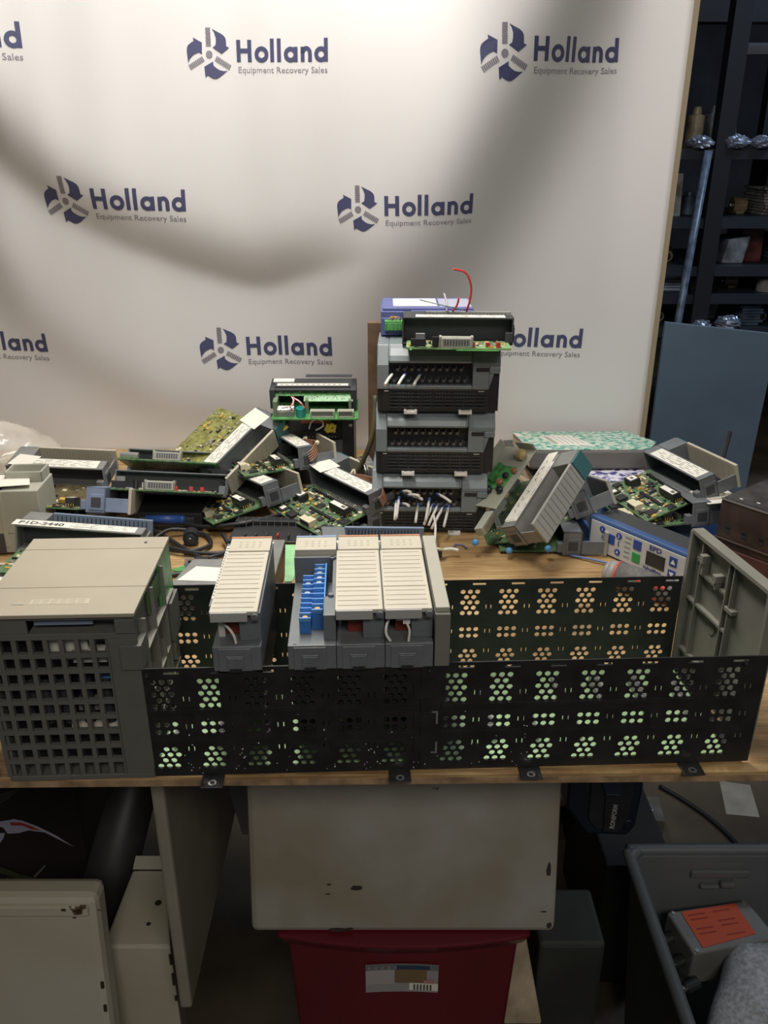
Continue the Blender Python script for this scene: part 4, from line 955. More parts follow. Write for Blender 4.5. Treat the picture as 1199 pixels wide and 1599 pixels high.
for i, pts in enumerate((((-.30, .985, .004), (-.255, .965, .006), (-.225, .985, .005), (-.24, 1.02, .005), (-.28, 1.02, .012), (-.30, 1.0, .008)), ((-.245, .93, .004), (-.215, .935, .012), (-.195, .96, .01), (-.21, 1.0, .014)))):
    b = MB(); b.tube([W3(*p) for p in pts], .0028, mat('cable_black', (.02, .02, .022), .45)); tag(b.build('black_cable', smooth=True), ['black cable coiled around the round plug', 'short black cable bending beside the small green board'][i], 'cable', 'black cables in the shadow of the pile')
# black pin-header base under the centre pile
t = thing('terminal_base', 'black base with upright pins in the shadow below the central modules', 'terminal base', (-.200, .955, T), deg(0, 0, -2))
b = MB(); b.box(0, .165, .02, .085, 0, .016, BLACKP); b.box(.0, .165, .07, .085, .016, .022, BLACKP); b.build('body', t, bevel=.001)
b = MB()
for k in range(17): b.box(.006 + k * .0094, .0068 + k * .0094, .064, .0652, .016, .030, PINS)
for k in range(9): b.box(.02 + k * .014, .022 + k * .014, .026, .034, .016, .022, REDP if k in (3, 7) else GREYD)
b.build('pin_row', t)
# small board with metal tab, and the labelled module right of the supply
t = thing('circuit_board', 'small loose green board with metal tab and black capacitors right of the power supply', 'circuit board', (-.258, .905, T + .003), deg(0, 0, 4))
b = MB(); b.prism([(0, .012), (.022, .03), (.09, .032), (.09, -.004), (.03, -.006)], 'z', 0, .0018, PCBL); bo = b.build('board', t)
b = MB(); b.box(.018, .030, .006, .008, .006, .019, METAL); b.cyl((.024, .0055, .0145), (.024, .0062, .0145), .002, BLACKP); b.build('heat_tab', bo)
b = MB(); b.box(.030, .046, .006, .018, .002, .016, CHIP); b.build('black_block', bo, bevel=.0005)
for x in (.054, .066): b = MB(); b.cyl((x, .004, .002), (x, .004, .018 if x < .06 else .013), .0055 if x < .06 else .003, CHIP); b.build('capacitor', bo)
b = MB(); b.sphere((.020, -.006, .004), .0045, .003, .0045, BLUEC); b.tube([(.021, -.008, .002), (.028, -.014, .003), (.038, -.012, .003)], .0012, WHITEW); lab(b.build('blue_capacitor', bo), 'blue disc capacitor')
t = thing('labelled_module', 'flat grey module with cream sticker between the power supply and first rack module', 'circuit module', (-.234, .812, T + .003), deg(0, 0, -1))
b = MB(); b.prism([(0, 0), (.112, -.002), (.112, .12), (.088, .12), (.048, .066), (.012, .066)], 'z', .03, .036, GREYM); b.prism([(0, 0), (.112, -.002), (.112, .12), (.09, .12), (.05, .062), (.014, .062)], 'z', 0, .03, GREYD); b.build('housing', t, bevel=.0008)
b = MB(); b.prism([(.006, .012), (.052, .010), (.058, .042), (.020, .046)], 'z', .0362, .0366, PAPER); lab(b.build('paper_sticker', t), 'cream sticker')
b = MB(); b.prism([(.038, .011), (.066, .009), (.100, .112), (.088, .114)], 'z', .0360, .0363, PAPER); lb = b.build('printed_label', t)
b = MB()
for k in range(14):
    f = k / 14; x = .048 + f * .038; y = .022 + f * .082; b.box(x - .003, x + .007, y, y + .0018, .0363, .0364, INK)
b.build('label_print', lb)
# green board + coloured wires seen between the first two rack modules
t = thing('circuit_board', 'bright green triangular board end standing between the first two rack modules', 'circuit board', (-.108, .80, T), deg(0, 0, 0))
b = MB(); b.M = Matrix.Translation((0, 0, .05)) @ Matrix.Rotation(R_(35), 4, 'X'); b.prism([(.002, 0), (.010, 0), (.026, .045), (0, .045)], 'z', 0, .0015, mat('vivid_green_board', (.13, .46, .13), .35, var=.25, scale=90)); b.build('board', t)
b = MB(); b.box(.003, .009, -.002, .003, 0, .05, GREYM); b.build('post', t)
b = MB()
for k, m in enumerate((WHITEW, REDW, TEAL, WHITEW, BROWNW)):
    b.tube([W3(-.092 + k * .003, .80, .02 + k * .004), W3(-.080 + k * .002, .79 + k * .004, .045 - k * .002), W3(-.076, .80, .06), W3(-.070 - k * .002, .82, .04)], .0016, m)
tag(b.build('wire_tangle', smooth=True), 'tangle of red, white and teal wires beside the bright green board end', 'wires')
# green strip at supply's rear, cable ends, blue ring
b = MB(); b.tube([W3(.055, .955, .012), W3(.058, .950, .016), W3(.066, .948, .018), W3(.074, .952, .014), W3(.072, .96, .01), W3(.06, .962, .01), W3(.055, .955, .012)], .0018, CREAM); b.cyl(W3(.066, .955, .004), W3(.066, .955, .012), .007, BLACKP)
for k in range(6): b.sphere(W3(.0615 + (k % 3) * .004, .951 + (k // 3) * .004, .014), .0012, .0012, .001, PINS)
b.tube([W3(.064, .965, .012), W3(.066, .99, .03), W3(.064, 1.0, .04)], .0016, WHITEW); b.tube([W3(.075, .958, .012), W3(.085, .962, .011), W3(.094, .96, .010)], .0022, WHITEW)
tag(b.build('cable_plug', smooth=True), 'round cream-rimmed cable plug with pins in front of the controller stack', 'cable plug')
b = MB(); b.tube([W3(.090, .985, .002), W3(.093, .993, .002), W3(.102, .992, .002), W3(.107, .983, .002)], .001, mat('violet_wire', (.12, .14, .34), .4)); tag(b.build('blue_wire_loop', smooth=True), 'tiny blue wire loop lying on the bare wood', 'wire')
b = MB(); b.tube([W3(.235, .96, .003), W3(.262, .945, .004), W3(.285, .93, .004), W3(.31, .91, .003)], .0015, mat('hose_blue', (.10, .16, .38), .4)); tag(b.build('blue_tube', smooth=True), 'thin blue tube running from the lowest module towards the screwdriver', 'tube')
# beige channel cover with transformer parts, left of the tilted module
t = thing('plastic_cover', 'pale open plastic channel leaning between controller stack and tilted module', 'plastic cover', W3(.128, .985, .03), deg(35, -10, -50))
b = MB(); b.box(-.055, .0, .03, .135, .0, .002, mat('cover_pale', (.42, .42, .34), .5)); b.box(-.057, -.055, .03, .135, 0, .016, MATS['cover_pale']); b.box(-.03, .0, .133, .135, 0, .014, MATS['cover_pale']); b.build('channel', t, bevel=.0005)
b = MB(); b.box(-.045, -.01, .06, .1, .002, .0036, PCBL); b.box(-.04, -.034, .07, .1, .0036, .009, PCBL); b.build('green_board', t)
for (x, y, r_, m) in ((-.012, .118, .007, mat('coil_tan', (.50, .38, .18), .7)), (-.018, .07, .0042, mat('coil_orange', (.35, .15, .08), .5)), (-.008, .092, .0036, MATS['coil_orange']), (-.028, .055, .005, CHIP), (-.016, .082, .004, CHIP), (-.01, .058, .0045, CHIP)):
    b = MB(); b.sphere((x, y, .004 + r_ * .7), r_ * 1.1, r_, r_ * .7, m); b.cyl((x - r_ * .5, y, .004 + r_ * .7), (x + r_ * .5, y, .004 + r_ * .7), r_ * 1.08, m, 12); b.build('coil', t)
# serial style connector + blue disc capacitors on the steep module's board
t = thing('ribbed_connector', 'pale ribbed connector block on the board edge of the steeply tilted module', 'connector', W3(.1190, .968, .026), deg(24, -22, -42))
b = MB(); b.box(0, .012, 0, .034, 0, .012, CONG)
for k in range(11): b.box(.012, .0145, .002 + k * .003, .0034 + k * .003, .001, .011, PINS)
b.build('shell', t, bevel=.0008)
for i, (px_, lbl) in enumerate((((.1150, .9620, .020), 'blue disc capacitor at the left tip of the lowest board'), ((.157, .955, .012), 'blue disc capacitor below the tilted module near its foot'), ((.205, .952, .016), 'blue round capacitor nearest the lowest grey module end'))):
    b = MB(); b.sphere(W3(*px_), .0045, .0035, .0045, BLUEC); b.cyl(W3(px_[0], px_[1], px_[2] - .007), W3(*px_), .0006, PINS, 6); tag(b.build('blue_capacitor', smooth=True), lbl, 'capacitor', 'blue capacitors at the tilted modules')
# small bits at the far left
b = MB()
t = thing('knob_row', 'row of three small black knobs with white tops beside the power supply lid', 'knobs', W3(-.372, .83, .06))
for k in range(3): c = MB(); c.cyl((k * .006, k * .012, 0), (k * .006, k * .012, .010), .0045, BLACKP, 16); c.cyl((k * .006, k * .012, .010), (k * .006, k * .012, .0105), .0038, PAPER, 16); c.build('knob', t)
MB().box(-.006, .018, -.008, .034, -.02, .0, GREYM).build('base', t)

# ------------------------------------------------------------------ below the bench
def PT(px, py, Y=None, z=None):            # pixel -> world point on plane y=Y or height z (relative to bench top)
    a = (px - 599.5) / 1320; bb = (py - 799.5) / 1320; c = math.cos(R_(23.3)); s_ = math.sin(R_(23.3))
    d = Vector((a, c - bb * s_, -s_ - bb * c)); t = Y / d.y if Y is not None else (z - .476) / d.z
    return Vector((0, 0, CAMZ)) + d * t
PW = paint_mat('old_white_paint', (.34, .33, .295), (.05, .04, .03), (.25, .215, .155))
PW2 = paint_mat('old_cream_paint', (.50, .465, .38), (.07, .05, .03), (.44, .40, .30))
e = thing('metal_enclosure', 'white painted metal enclosure with chipped corners standing on the red tote under the bench', 'metal box', (.0195, .622, T - .259))
b = MB(); b.prism([(0, 0), (.20, 0), (.20, .2307), (.0448, .2307)], 'x', -.155, .155, PW); eb = b.build('case', e, bevel=.006)
b = MB(); r = random.Random(3)
for (x, z, sx, sz) in ((-.047, .052, .008, .0035), (-.075, .056, .0025, .0012), (-.076, .045, .003, .001), (.1455, .072, .0025, .009), (.142, .0245, .004, .001), (.148, .009, .003, .004), (-.066, .0035, .009, .0025), (-.054, .0045, .004, .002)):
    pts = [(x + sx * math.cos(q * math.pi / 4) * r.uniform(.6, 1.1), z + sz * math.sin(q * math.pi / 4) * r.uniform(.6, 1.1)) for q in range(8)]; b.prism(pts, 'y', -.0004, .001, mat('paint_chip', (.03, .025, .02), .7)); b.build('paint_chip', e, rot=deg(-11, 0, 0)); b = MB()
# red tote
t = thing('red_tote', 'dark red plastic storage tote with a product label under the white enclosure', 'storage tote', (.020, .640, 0))
RT = mat('tote_red', (.12, .008, .014), .4, var=.12, scale=8)
def taper(b, w0, d0, z0, w1, d1, z1, m, yo=0):
    vs = [(-w0, yo - d0 * 0, z0), (w0, yo, z0), (w0, yo + d0, z0), (-w0, yo + d0, z0), (-w1, yo - .0, z1), (w1, yo, z1), (w1, yo + d1, z1), (-w1, yo + d1, z1)]
    b.add(vs, [(0, 3, 2, 1), (4, 5, 6, 7), (0, 1, 5, 4), (1, 2, 6, 5), (2, 3, 7, 6), (3, 0, 4, 7)], m)
b = MB(); n = 14
def bow(w, x): return -.014 * (1 - (x / w) ** 2)
def tote(b, w0, w1, z0, z1, d, m, yo=0):
    f = [(w1 * (2 * i / n - 1), w0 * (2 * i / n - 1)) for i in range(n + 1)]
    vs = []
    for x1_, x0_ in f: vs += [(x0_, yo + .02 + bow(w0, x0_), z0), (x1_, yo + bow(w1, x1_), z1)]
    vs += [(w0, d, z0), (w1, d, z1), (-w0, d, z0), (-w1, d, z1)]
    fs = [(2 * i, 2 * i + 2, 2 * i + 3, 2 * i + 1) for i in range(n)]; k = 2 * n
    fs += [(k, k + 2, k + 3, k + 1), (k + 2, k + 4, k + 5, k + 3), (k + 4, 0, 1, k + 5), tuple([2 * i for i in range(n + 1)] + [k + 2, k + 4])[::-1], tuple([2 * i + 1 for i in range(n + 1)] + [k + 3, k + 5])]
    b.add(vs, fs, m)
tote(b, .098, .122, .002, T - .285, .30, RT); b.build('body', t, bevel=.004)
b = MB(); tote(b, .1275, .130, T - .292, T - .260, .31, mat('tote_lid', (.12, .008, .018), .35), -.022); b.build('lid_rim', t, bevel=.004)
b = MB(); LG = mat('label_silver', (.32, .31, .31), .5)
tl = MB(); vs = []; zt = T - .312
lw, lh = .0385, .044
for i in range(9):
    x = -.001 - lw + 2 * lw * i / 8; zz = zt + .004 * (1 - ((i - 4) / 4) ** 2); yy = bow(.122, x) + .0015
    vs += [(x, yy + .0022, zz - lh), (x, yy - .0012, zz)]
def lbl(m, x0, x1, z0, z1, off):
    """patch on the bowed tote front, fractions of the label"""
    q = MB(); v = []
    for i in range(5):
        fx = x0 + (x1 - x0) * i / 4; x = -.001 - lw + 2 * lw * fx; arc = .004 * (1 - (2 * fx - 1) ** 2)
        for fz in (z0, z1):
            z = zt - lh + lh * fz + arc; y = bow(.122, x) + .02 * (1 - z / (T - .285)) * 1.0 - .0012 - off
            v.append((x, y, z))
    return v, [(2 * i, 2 * i + 2, 2 * i + 3, 2 * i + 1) for i in range(4)], m
b = MB(); b.add(*lbl(LG, 0, 1, 0, 1, 0)); lb = b.build('product_label', t)
b = MB()
b.add(*lbl(mat('label_band', (.16, .17, .17), .5), 0, 1, .8, 1, .0006)); b.add(*lbl(mat('label_pink', (.42, .38, .38), .5), 0, .42, .3, .8, .0006)); b.add(*lbl(PAPER, .60, 1, .08, .34, .0007))
b.add(*lbl(mat('picture_brown', (.20, .13, .07), .6), .40, .84, .34, .82, .0009)); b.add(*lbl(mat('picture_navy', (.03, .05, .10), .5), .42, .88, .82, .96, .0010)); b.add(*lbl(mat('badge_pink', (.48, .22, .2), .5), .80, .94, .34, .46, .0011))
for k in range(6): b.add(*lbl(INK, .66 + k * .045, .685 + k * .045, .10, .30, .0012))
for k in range(5):
    for (u, dz) in ((.008, .10), (.018, .06)): b.add(*lbl(LG, .05 + k * .09 - u * .8, .05 + k * .09 + u * .8, .85, .85 + dz, .0011))
b.build('label_print', lb)

def solid(name, label, cat, pts, dvec, m, grp=None, bev=.002, parent=None):
    """a plate: outline of world points given a thickness vector"""
    b = MB(); n = len(pts); d = Vector(dvec)
    b.add([tuple(p) for p in pts] + [tuple(Vector(p) + d) for p in pts], [tuple(range(n))[::-1], tuple(range(n, 2 * n))] + [(i, (i + 1) % n, n + (i + 1) % n, n + i) for i in range(n)], m)
    o = b.build(name, parent, bevel=bev); return tag(o, label, cat, grp) if label else o
# wooden post beside tote
t = solid('wooden_plank', 'worn pale wooden plank leaning right of the red tote', 'plank', [PT(800, 1466, .72), PT(822, 1466, .72), PT(846, 1600, .66), PT(786, 1600, .66)], (0, .02, 0), mat('worn_wood', (.34, .27, .18), .8, var=.35, scale=25))
# green-grey steel bin between
c = PT(842, 1475, z=-.45)
b = MB(); b.box(c.x, c.x + .085, c.y, c.y + .09, 0, T - .45, mat('steel_bin', (.04, .043, .038), .5, var=.3, scale=8)); tag(b.build('steel_bin', bevel=.006), 'dark grey-green steel box on the floor between the red and grey totes', 'metal box')
# left white pieces
c = PT(145, 1412, .60)
l1 = thing('white_metal_door', 'large white metal panel with raised lip and brown scuff at lower left', 'metal panel', (c.x, .60, T - .28), deg(-6, 0, 0))
ztop = c.z - (T - .28)
b = MB(); b.box(-.24, 0, 0, .03, -.38, ztop, PW2); bb_ = b.build('panel', l1, bevel=.008)
b = MB(); b.box(-.24, -.008, -.0035, .002, ztop - .022, ztop - .008, PW2); b.build('lip', l1, bevel=.003)
b = MB(); r = random.Random(9)
for _ in range(26):
    x = -.018 + r.gauss(0, .006); z = ztop - .012 + r.gauss(0, .004); q = r.uniform(.0006, .0022); b.box(x - q * 1.5, x + q * 1.5, -.0038, -.0034, z - q, z + q, mat('scuff_brown', (.12, .08, .045), .8))
for z in (-.02, -.05): b.box(-.006, -.003, -.0006, .001, z - .008, z, MATS['paint_chip'])
b.build('scuff_mark', l1)
zt = -.30
A_, B_, Cc, D_ = PT(207, 1358, z=zt), PT(160, 1478, z=zt), PT(266, 1478, z=zt), PT(260, 1358, z=zt)
b = MB(); b.add([tuple(A_), tuple(B_), tuple(Cc), tuple(D_)] + [(p.x, p.y, .25) for p in (A_, B_, Cc, D_)], [(0, 1, 2, 3), (7, 6, 5, 4), (0, 4, 5, 1), (1, 5, 6, 2), (2, 6, 7, 3), (3, 7, 4, 0)], PW2)
w2 = tag(b.build('white_metal_cover', bevel=.003), 'narrow white metal cover with a bent top and rust spots between the left panels', 'metal panel')
solid('flange', None, None, [A_, D_, D_ + Vector((0, .004, .016)), A_ + Vector((.004, .004, .016))], (0, .002, 0), PW2, parent=w2, bev=.0005)
b = MB()
for (px_, py_, s_) in ((247, 1410, .004), (232, 1443, .0025)):
    p = PT(px_, py_, z=zt + .0008); b.cyl(p, p + Vector((0, 0, .0005)), s_, MATS['paint_chip'], 7)
for (py0, py1) in ((1490, 1506), (1520, 1538), (1555, 1562)):
    p0 = Vector((Cc.x - .0015, Cc.y - .0004, PT(266, py0, Cc.y).z)); b.box(Cc.x - .003, Cc.x - .0005, Cc.y - .0008, Cc.y + .001, PT(266, py1, Cc.y).z, p0.z, MATS['paint_chip'])
b.build('rust_spot', w2)
p = PT(300, 1575, .60)
cbm = mat('cabinet_cream', (.28, .255, .20), .55, var=.1, scale=10)
b = MB(); b.box(p.x - .0125, p.x, .60, .90, p.z, T - .03, cbm); tag(b.build('cabinet_panel', bevel=.003), 'tall cream cabinet panel standing edge-on beneath the left of the bench', 'cabinet panel')
b = MB(); b.M = Matrix.Translation((-.155, .80, T - .30)) @ Matrix.Rotation(R_(-10), 4, 'Y'); b.box(-.02, .03, 0, .03, -.0, .27, mat('grey_panel', (.10, .10, .095), .6)); tag(b.build('metal_sheet', bevel=.002), 'dark grey tilted panel behind the left side of the white enclosure', 'panel')
# dark printed carton and tube at the left
b = MB(); c = PT(118, 1235, .80); b.box(-.62, c.x, .80, 1.1, T - .42, T - .03, mat('black_carton', (.014, .011, .010), .5)); ca_ = tag(b.build('printed_carton', bevel=.002), 'black printed carton with a red and white swoosh under the left of the bench', 'carton')
def swoosh(pts, m, off=.0008):
    b = MB(); P = [PT(x, y, .80) for x, y in pts]; b.add([(p.x, .80 - off, p.z) for p in P], [tuple(range(len(P)))], m); b.build('carton_print', ca_)
LV = mat('print_lavender', (.34, .33, .44), .5); RD = mat('print_red', (.30, .035, .03), .5)
swoosh([(0, 1282), (14, 1280), (22, 1278), (36, 1281), (60, 1290), (88, 1304), (116, 1322), (96, 1312), (70, 1299), (45, 1296), (30, 1300), (12, 1301), (6, 1292), (0, 1290)][::-1], LV)
swoosh([(16, 1283), (32, 1283), (48, 1288), (64, 1296), (50, 1294), (36, 1288), (18, 1288)][::-1], RD, .0014)
swoosh([(0, 1300), (8, 1300), (6, 1308), (0, 1316)][::-1], LV); swoosh([(-10, 1350), (8, 1355), (30, 1364), (52, 1369), (48, 1378), (25, 1372), (0, 1362), (-10, 1360)][::-1], mat('print_green', (.05, .065, .035), .5))
swoosh([(10, 1370), (14, 1370), (6, 1408), (2, 1408)][::-1], mat('print_pale', (.16, .16, .12), .5)); swoosh([(52, 1368), (70, 1350), (72, 1351), (55, 1370)][::-1], MATS['print_pale'])
for k in range(4): swoosh([(0, 1240 + k * 4), (28 - k * 4, 1232 + k * 4), (28 - k * 4, 1233 + k * 4), (0, 1241.3 + k * 4)][::-1], mat('print_dim', (.12, .12, .12), .5))
b = MB(); q = PT(112, 1400, .66); b.cyl((q.x, .66, T - .36), (q.x + .035, 1.2, T - .10), .030, mat('dark_tube', (.035, .034, .03), .45, var=.5, scale=10), 24); tag(b.build('dark_tube', smooth=True), 'dark round tube sloping away behind the white metal door', 'tube')

# grey tote at the right, things in it
zr = -.44
g = PT(985, 1332, z=zr); gx, gy = g.x, g.y
gt = thing('grey_tote', 'large open grey plastic tote at the lower right holding a metal box and a fleece', 'storage tote', (gx, gy, 0))
GT = mat('tote_grey', (.125, .135, .14), .5, var=.06, scale=14); TW, TD, zb, ztp = .40, .46, T - .78, T + zr
b = MB(); wl = .006
def wallq(b, p, q, pi, qi, th):
    pass
sl = .022
b.add([(0, 0, ztp), (wl, -wl, ztp), (sl + wl, -sl - wl, zb), (sl, -sl, zb), (0, -TD, ztp), (wl, -TD, ztp), (sl + wl, -TD, zb), (sl, -TD, zb)], [(0, 1, 5, 4), (3, 7, 6, 2), (0, 4, 7, 3), (1, 2, 6, 5), (4, 5, 6, 7), (0, 3, 2, 1)], GT)
b.add([(0, 0, ztp), (wl, -wl, ztp), (sl + wl, -sl - wl, zb), (sl, -sl, zb), (TW, 0, ztp), (TW, -wl, ztp), (TW, -sl - wl, zb), (TW, -sl, zb)], [(0, 4, 5, 1), (3, 2, 6, 7), (0, 3, 7, 4), (1, 5, 6, 2), (4, 7, 6, 5), (0, 1, 2, 3)], GT)
b.box(sl, TW, -TD, -sl, zb - .004, zb, GT); b.box(TW - wl, TW, -TD, 0, zb, ztp, GT); b.box(0, TW, -TD, -TD + wl, zb, ztp, GT)
b.build('body', gt, bevel=.002)
b = MB(); b.tube([(TW, .004, ztp + .002), (.03, .004, ztp + .002), (.008, .0, ztp + .002), (-.003, -.012, ztp + .002), (-.004, -.04, ztp + .002), (-.004, -TD, ztp + .002)], .0085, GT, 10, 8); b.build('rim', gt, smooth=True)
b = MB(); q = .012
b.box(.085, .17, -.0125, -.006, ztp - .036, ztp - .022, GT); b.box(.10, .128, -.017, -.008, ztp - .052, ztp - .046, GT); b.box(.128, .15, -.018, -.008, ztp - .050, ztp - .040, GT); b.build('handle', gt, bevel=.003)
MB().box(gx - .0 + sl, gx + TW, gy - TD, gy - sl, T - .85, T - .85, GT) if False else None
b = MB(); b.box(gx + .0, gx + .40, gy - .45, gy - .02, 0, .064, mat('pallet_wood', (.16, .12, .08), .8)); tag(b.build('wooden_pallet'), 'low wooden platform under the large grey tote', 'pallet')
zm = -.505
c0, c1, c2, c3 = PT(1041, 1424, z=zm), PT(1083, 1490, z=zm), PT(1215, 1465, z=zm), PT(1166, 1405, z=zm)
def prism_pts(name, label, cat, P, dz, m, bev=.003, parent=None):
    b = MB(); n = len(P); b.add([tuple(p) for p in P] + [(p.x, p.y, p.z - dz) for p in P], [tuple(range(n)), tuple(range(n, 2 * n))[::-1]] + [(i, (i + 1) % n, n + (i + 1) % n, n + i) for i in range(n)], m)
    o = b.build(name, parent, bevel=bev); return tag(o, label, cat) if label else o
mb = prism_pts('instrument_box', 'dull metal instrument box with an orange label lying in the grey tote', 'metal box', [c0, c1, c2, c3], .06, mat('cast_metal', (.22, .21, .19), .5, .3, var=.1))
up = Vector((0, 0, .001))
L_ = [PT(1063, 1424, z=zm + .0005), PT(1097, 1480, z=zm + .0005), PT(1180, 1458, z=zm + .0005), PT(1148, 1411, z=zm + .0005)]
ol = prism_pts('orange_label', None, None, [p + up * .5 for p in L_], .0008, mat('label_orange', (.62, .085, .02), .5), 0, mb); ol['label'] = 'orange printed label'
b = MB(); ex = (L_[3] - L_[0]); ey = (L_[1] - L_[0])
for k in range(6):
    for j in range(2):
        if (k + j) % 3 == 2: continue
        o_ = L_[0] + ex * (.08 + .45 * j) + ey * (.12 + k * .13); w_ = ex * .30; h_ = ey * .028
        b.add([tuple(o_ + up * 1.2), tuple(o_ + h_ + up * 1.2), tuple(o_ + w_ + h_ + up * 1.2), tuple(o_ + w_ + up * 1.2)], [(0, 1, 2, 3)], mat('label_print_dark', (.30, .03, .02), .5))
b.build('label_print', ol)
b = MB()
for p in (c0.lerp(c2, .06), c1.lerp(c3, .06), c2.lerp(c0, .06), c3.lerp(c1, .06)): b.cyl(p, p + Vector((0, 0, .0015)), .0028, METAL)
b.build('screw', mb)
for f in (.25, .7, 1.15):
    p = c0.lerp(c1, f); q = MB(); q.cyl((p.x + .005, p.y, p.z - .022 - f * .015), (p.x - .014, p.y - .008, p.z - .024 - f * .015), .008, BLACKP); q.cyl((p.x - .014, p.y - .008, p.z - .024 - f * .015), (p.x - .018, p.y - .010, p.z - .024 - f * .015), .0045, METAL); q.build('cable_gland', mb)
FL = mat('fleece_grey', (.50, .52, .55), .95, var=.25, scale=180, bump=1.0)
def fleece(name, label, c, r, rot, seed):
    rr = random.Random(seed); b = MB(); vs = []; fs = []; n, k = 40, 24
    M_ = Matrix.Translation(c) @ Euler(deg(*rot)).to_matrix().to_4x4()
    for i in range(k + 1):
        tt = math.pi * i / k
        for j in range(n):
            a = 2 * math.pi * j / n; s_ = 1 + .05 * math.sin(3 * a + 2 * tt) + .03 * math.sin(7 * a - 3 * tt + seed)
            e_ = .75; sg = lambda v: math.copysign(abs(v) ** e_, v)
            vs.append(tuple(M_ @ Vector((r[0] * sg(math.sin(tt)) * sg(math.cos(a)) * s_, r[1] * sg(math.sin(tt)) * sg(math.sin(a)) * s_, r[2] * sg(math.cos(tt)) * s_))))
    for i in range(k):
        for j in range(n): fs.append((i * n + j, (i + 1) * n + j, (i + 1) * n + (j + 1) % n, i * n + (j + 1) % n))
    b.add(vs, fs, FL); return b.build(name, smooth=True)
f0 = PT(1160, 1545, z=-.50)
fo_ = fleece('fleece_jacket', '', (f0.x + .03, f0.y - .035, T - .545), (.075, .12, .042), (10, -8, -24), 2); tag(fo_, 'folded light grey fleece bundled in the corner of the grey tote', 'fleece')
f1 = fleece('fleece_fold', '', (f0.x + .065, f0.y - .075, T - .515), (.060, .095, .035), (10, -14, -28), 5); f1.parent = fo_

# floor things on the right
pp = [PT(1123, 1219, z=-.849), PT(1134, 1271, z=-.849), PT(1186, 1276, z=-.849), PT(1171, 1226, z=-.849)]
b = MB(); b.add([tuple(p) for p in pp] + [tuple(p + Vector((0, 0, -.0006))) for p in pp], [(0, 1, 2, 3), (7, 6, 5, 4), (0, 4, 5, 1), (1, 5, 6, 2), (2, 6, 7, 3), (3, 7, 4, 0)], mat('dirty_paper', (.42, .39, .33), .8, var=.15, scale=20))
tag(b.build('paper_sheet'), 'dirty white paper lying on the concrete floor at the right', 'paper')
b = MB(); b.tube([PT(1030, 1228, z=-.845), PT(1060, 1245, z=-.845), PT(1100, 1272, z=-.845), PT(1135, 1302, z=-.845), PT(1165, 1335, z=-.845)], .005, MATS['cable_black']); tag(b.build('floor_cable', smooth=True), 'dark cable curving across the concrete floor', 'cable')
c = PT(1003, 1278, z=-.78)
t = thing('junction_box', 'small pale metal box with a round screw on the floor beside the dark tool case', 'metal box', (c.x - .02, c.y, 0), deg(0, 0, -6))
MB().box(0, .065, 0, .07, 0, .07, mat('dull_tin', (.22, .20, .16), .55, .2, var=.2)).build('case', t, bevel=.002)
b = MB(); b.cyl((.035, .035, .07), (.035, .035, .073), .014, METAL, 18); b.build('round_screw', t, bevel=.001)
# dark tool case
c = PT(950, 1300, .98)
cs = thing('tool_case', 'black and navy moulded tool case with vertical white lettering behind the white enclosure', 'tool case', (c.x, .98, c.z - .03), deg(-18, 0, -3))
CN = mat('case_navy', (.012, .017, .028), .4); 
b = MB(); b.prism([(-.043, .035), (-.030, .02), (.030, .02), (.042, .035), (.052, .10), (.038, .135), (-.060, .135), (-.062, .06)], 'y', 0, .10, CN); b.build('shell', cs, bevel=.004)
b = MB(); b.prism([(-.030, .045), (-.018, .03), (.02, .03), (.032, .05), (.038, .095), (.024, .118), (-.018, .118), (-.028, .100)], 'y', -.004, .002, BLACKP); b.build('recess', cs, bevel=.002)
b = MB(); b.prism([(-.008, .088), (.018, .088), (.020, .118), (-.015, .118)], 'y', -.009, -.002, mat('case_blue', (.022, .035, .06), .4)); b.build('clasp', cs, bevel=.001)
b = MB(); b.prism([(-.008, .028), (.014, .028), (.017, .088), (-.006, .088)], 'y', -.008, -.002, BLACKP); b.build('strap', cs, bevel=.001)
b = MB(); add_text(b, 'RONIFORM', .010, ((.008, -.0086, .034), (.12, 0, .99), (-.99, 0, .12)), mat('case_lettering', (.5, .5, .5), .5), .0003, width=.038); b.build('lettering', cs)
b = MB(); b.cyl((.030, -.006, .040), (.030, .0, .040), .007, CN, 18); b.build('button', cs, bevel=.001)
c = PT(950, 1400, z=-.80)
b = MB(); b.box(c.x - .06, c.x + .05, 1.02, 1.30, .0, T - .58, mat('dark_crate', (.03, .028, .025), .7)); tag(b.build('dark_crate', bevel=.004), 'dark crate on the floor carrying the tool case', 'crate')
c = PT(880, 1345, z=-.849)
for i, (px_, py_, w_, h_) in enumerate(((905, 1360, .10, .08), (850, 1330, .10, .12))):
    c = PT(px_, py_, z=-.849); b = MB(); b.box(c.x - w_ / 2, c.x + w_ / 2, c.y, c.y + .14, 0, h_, mat('floor_box_brown', (.12, .085, .06), .75, var=.3, scale=9))
    tag(b.build('cardboard_box', bevel=.002), ('small brown box on the floor below the tool case', 'brown box on the floor right behind the white enclosure')[i], 'box', 'brown boxes on the floor')

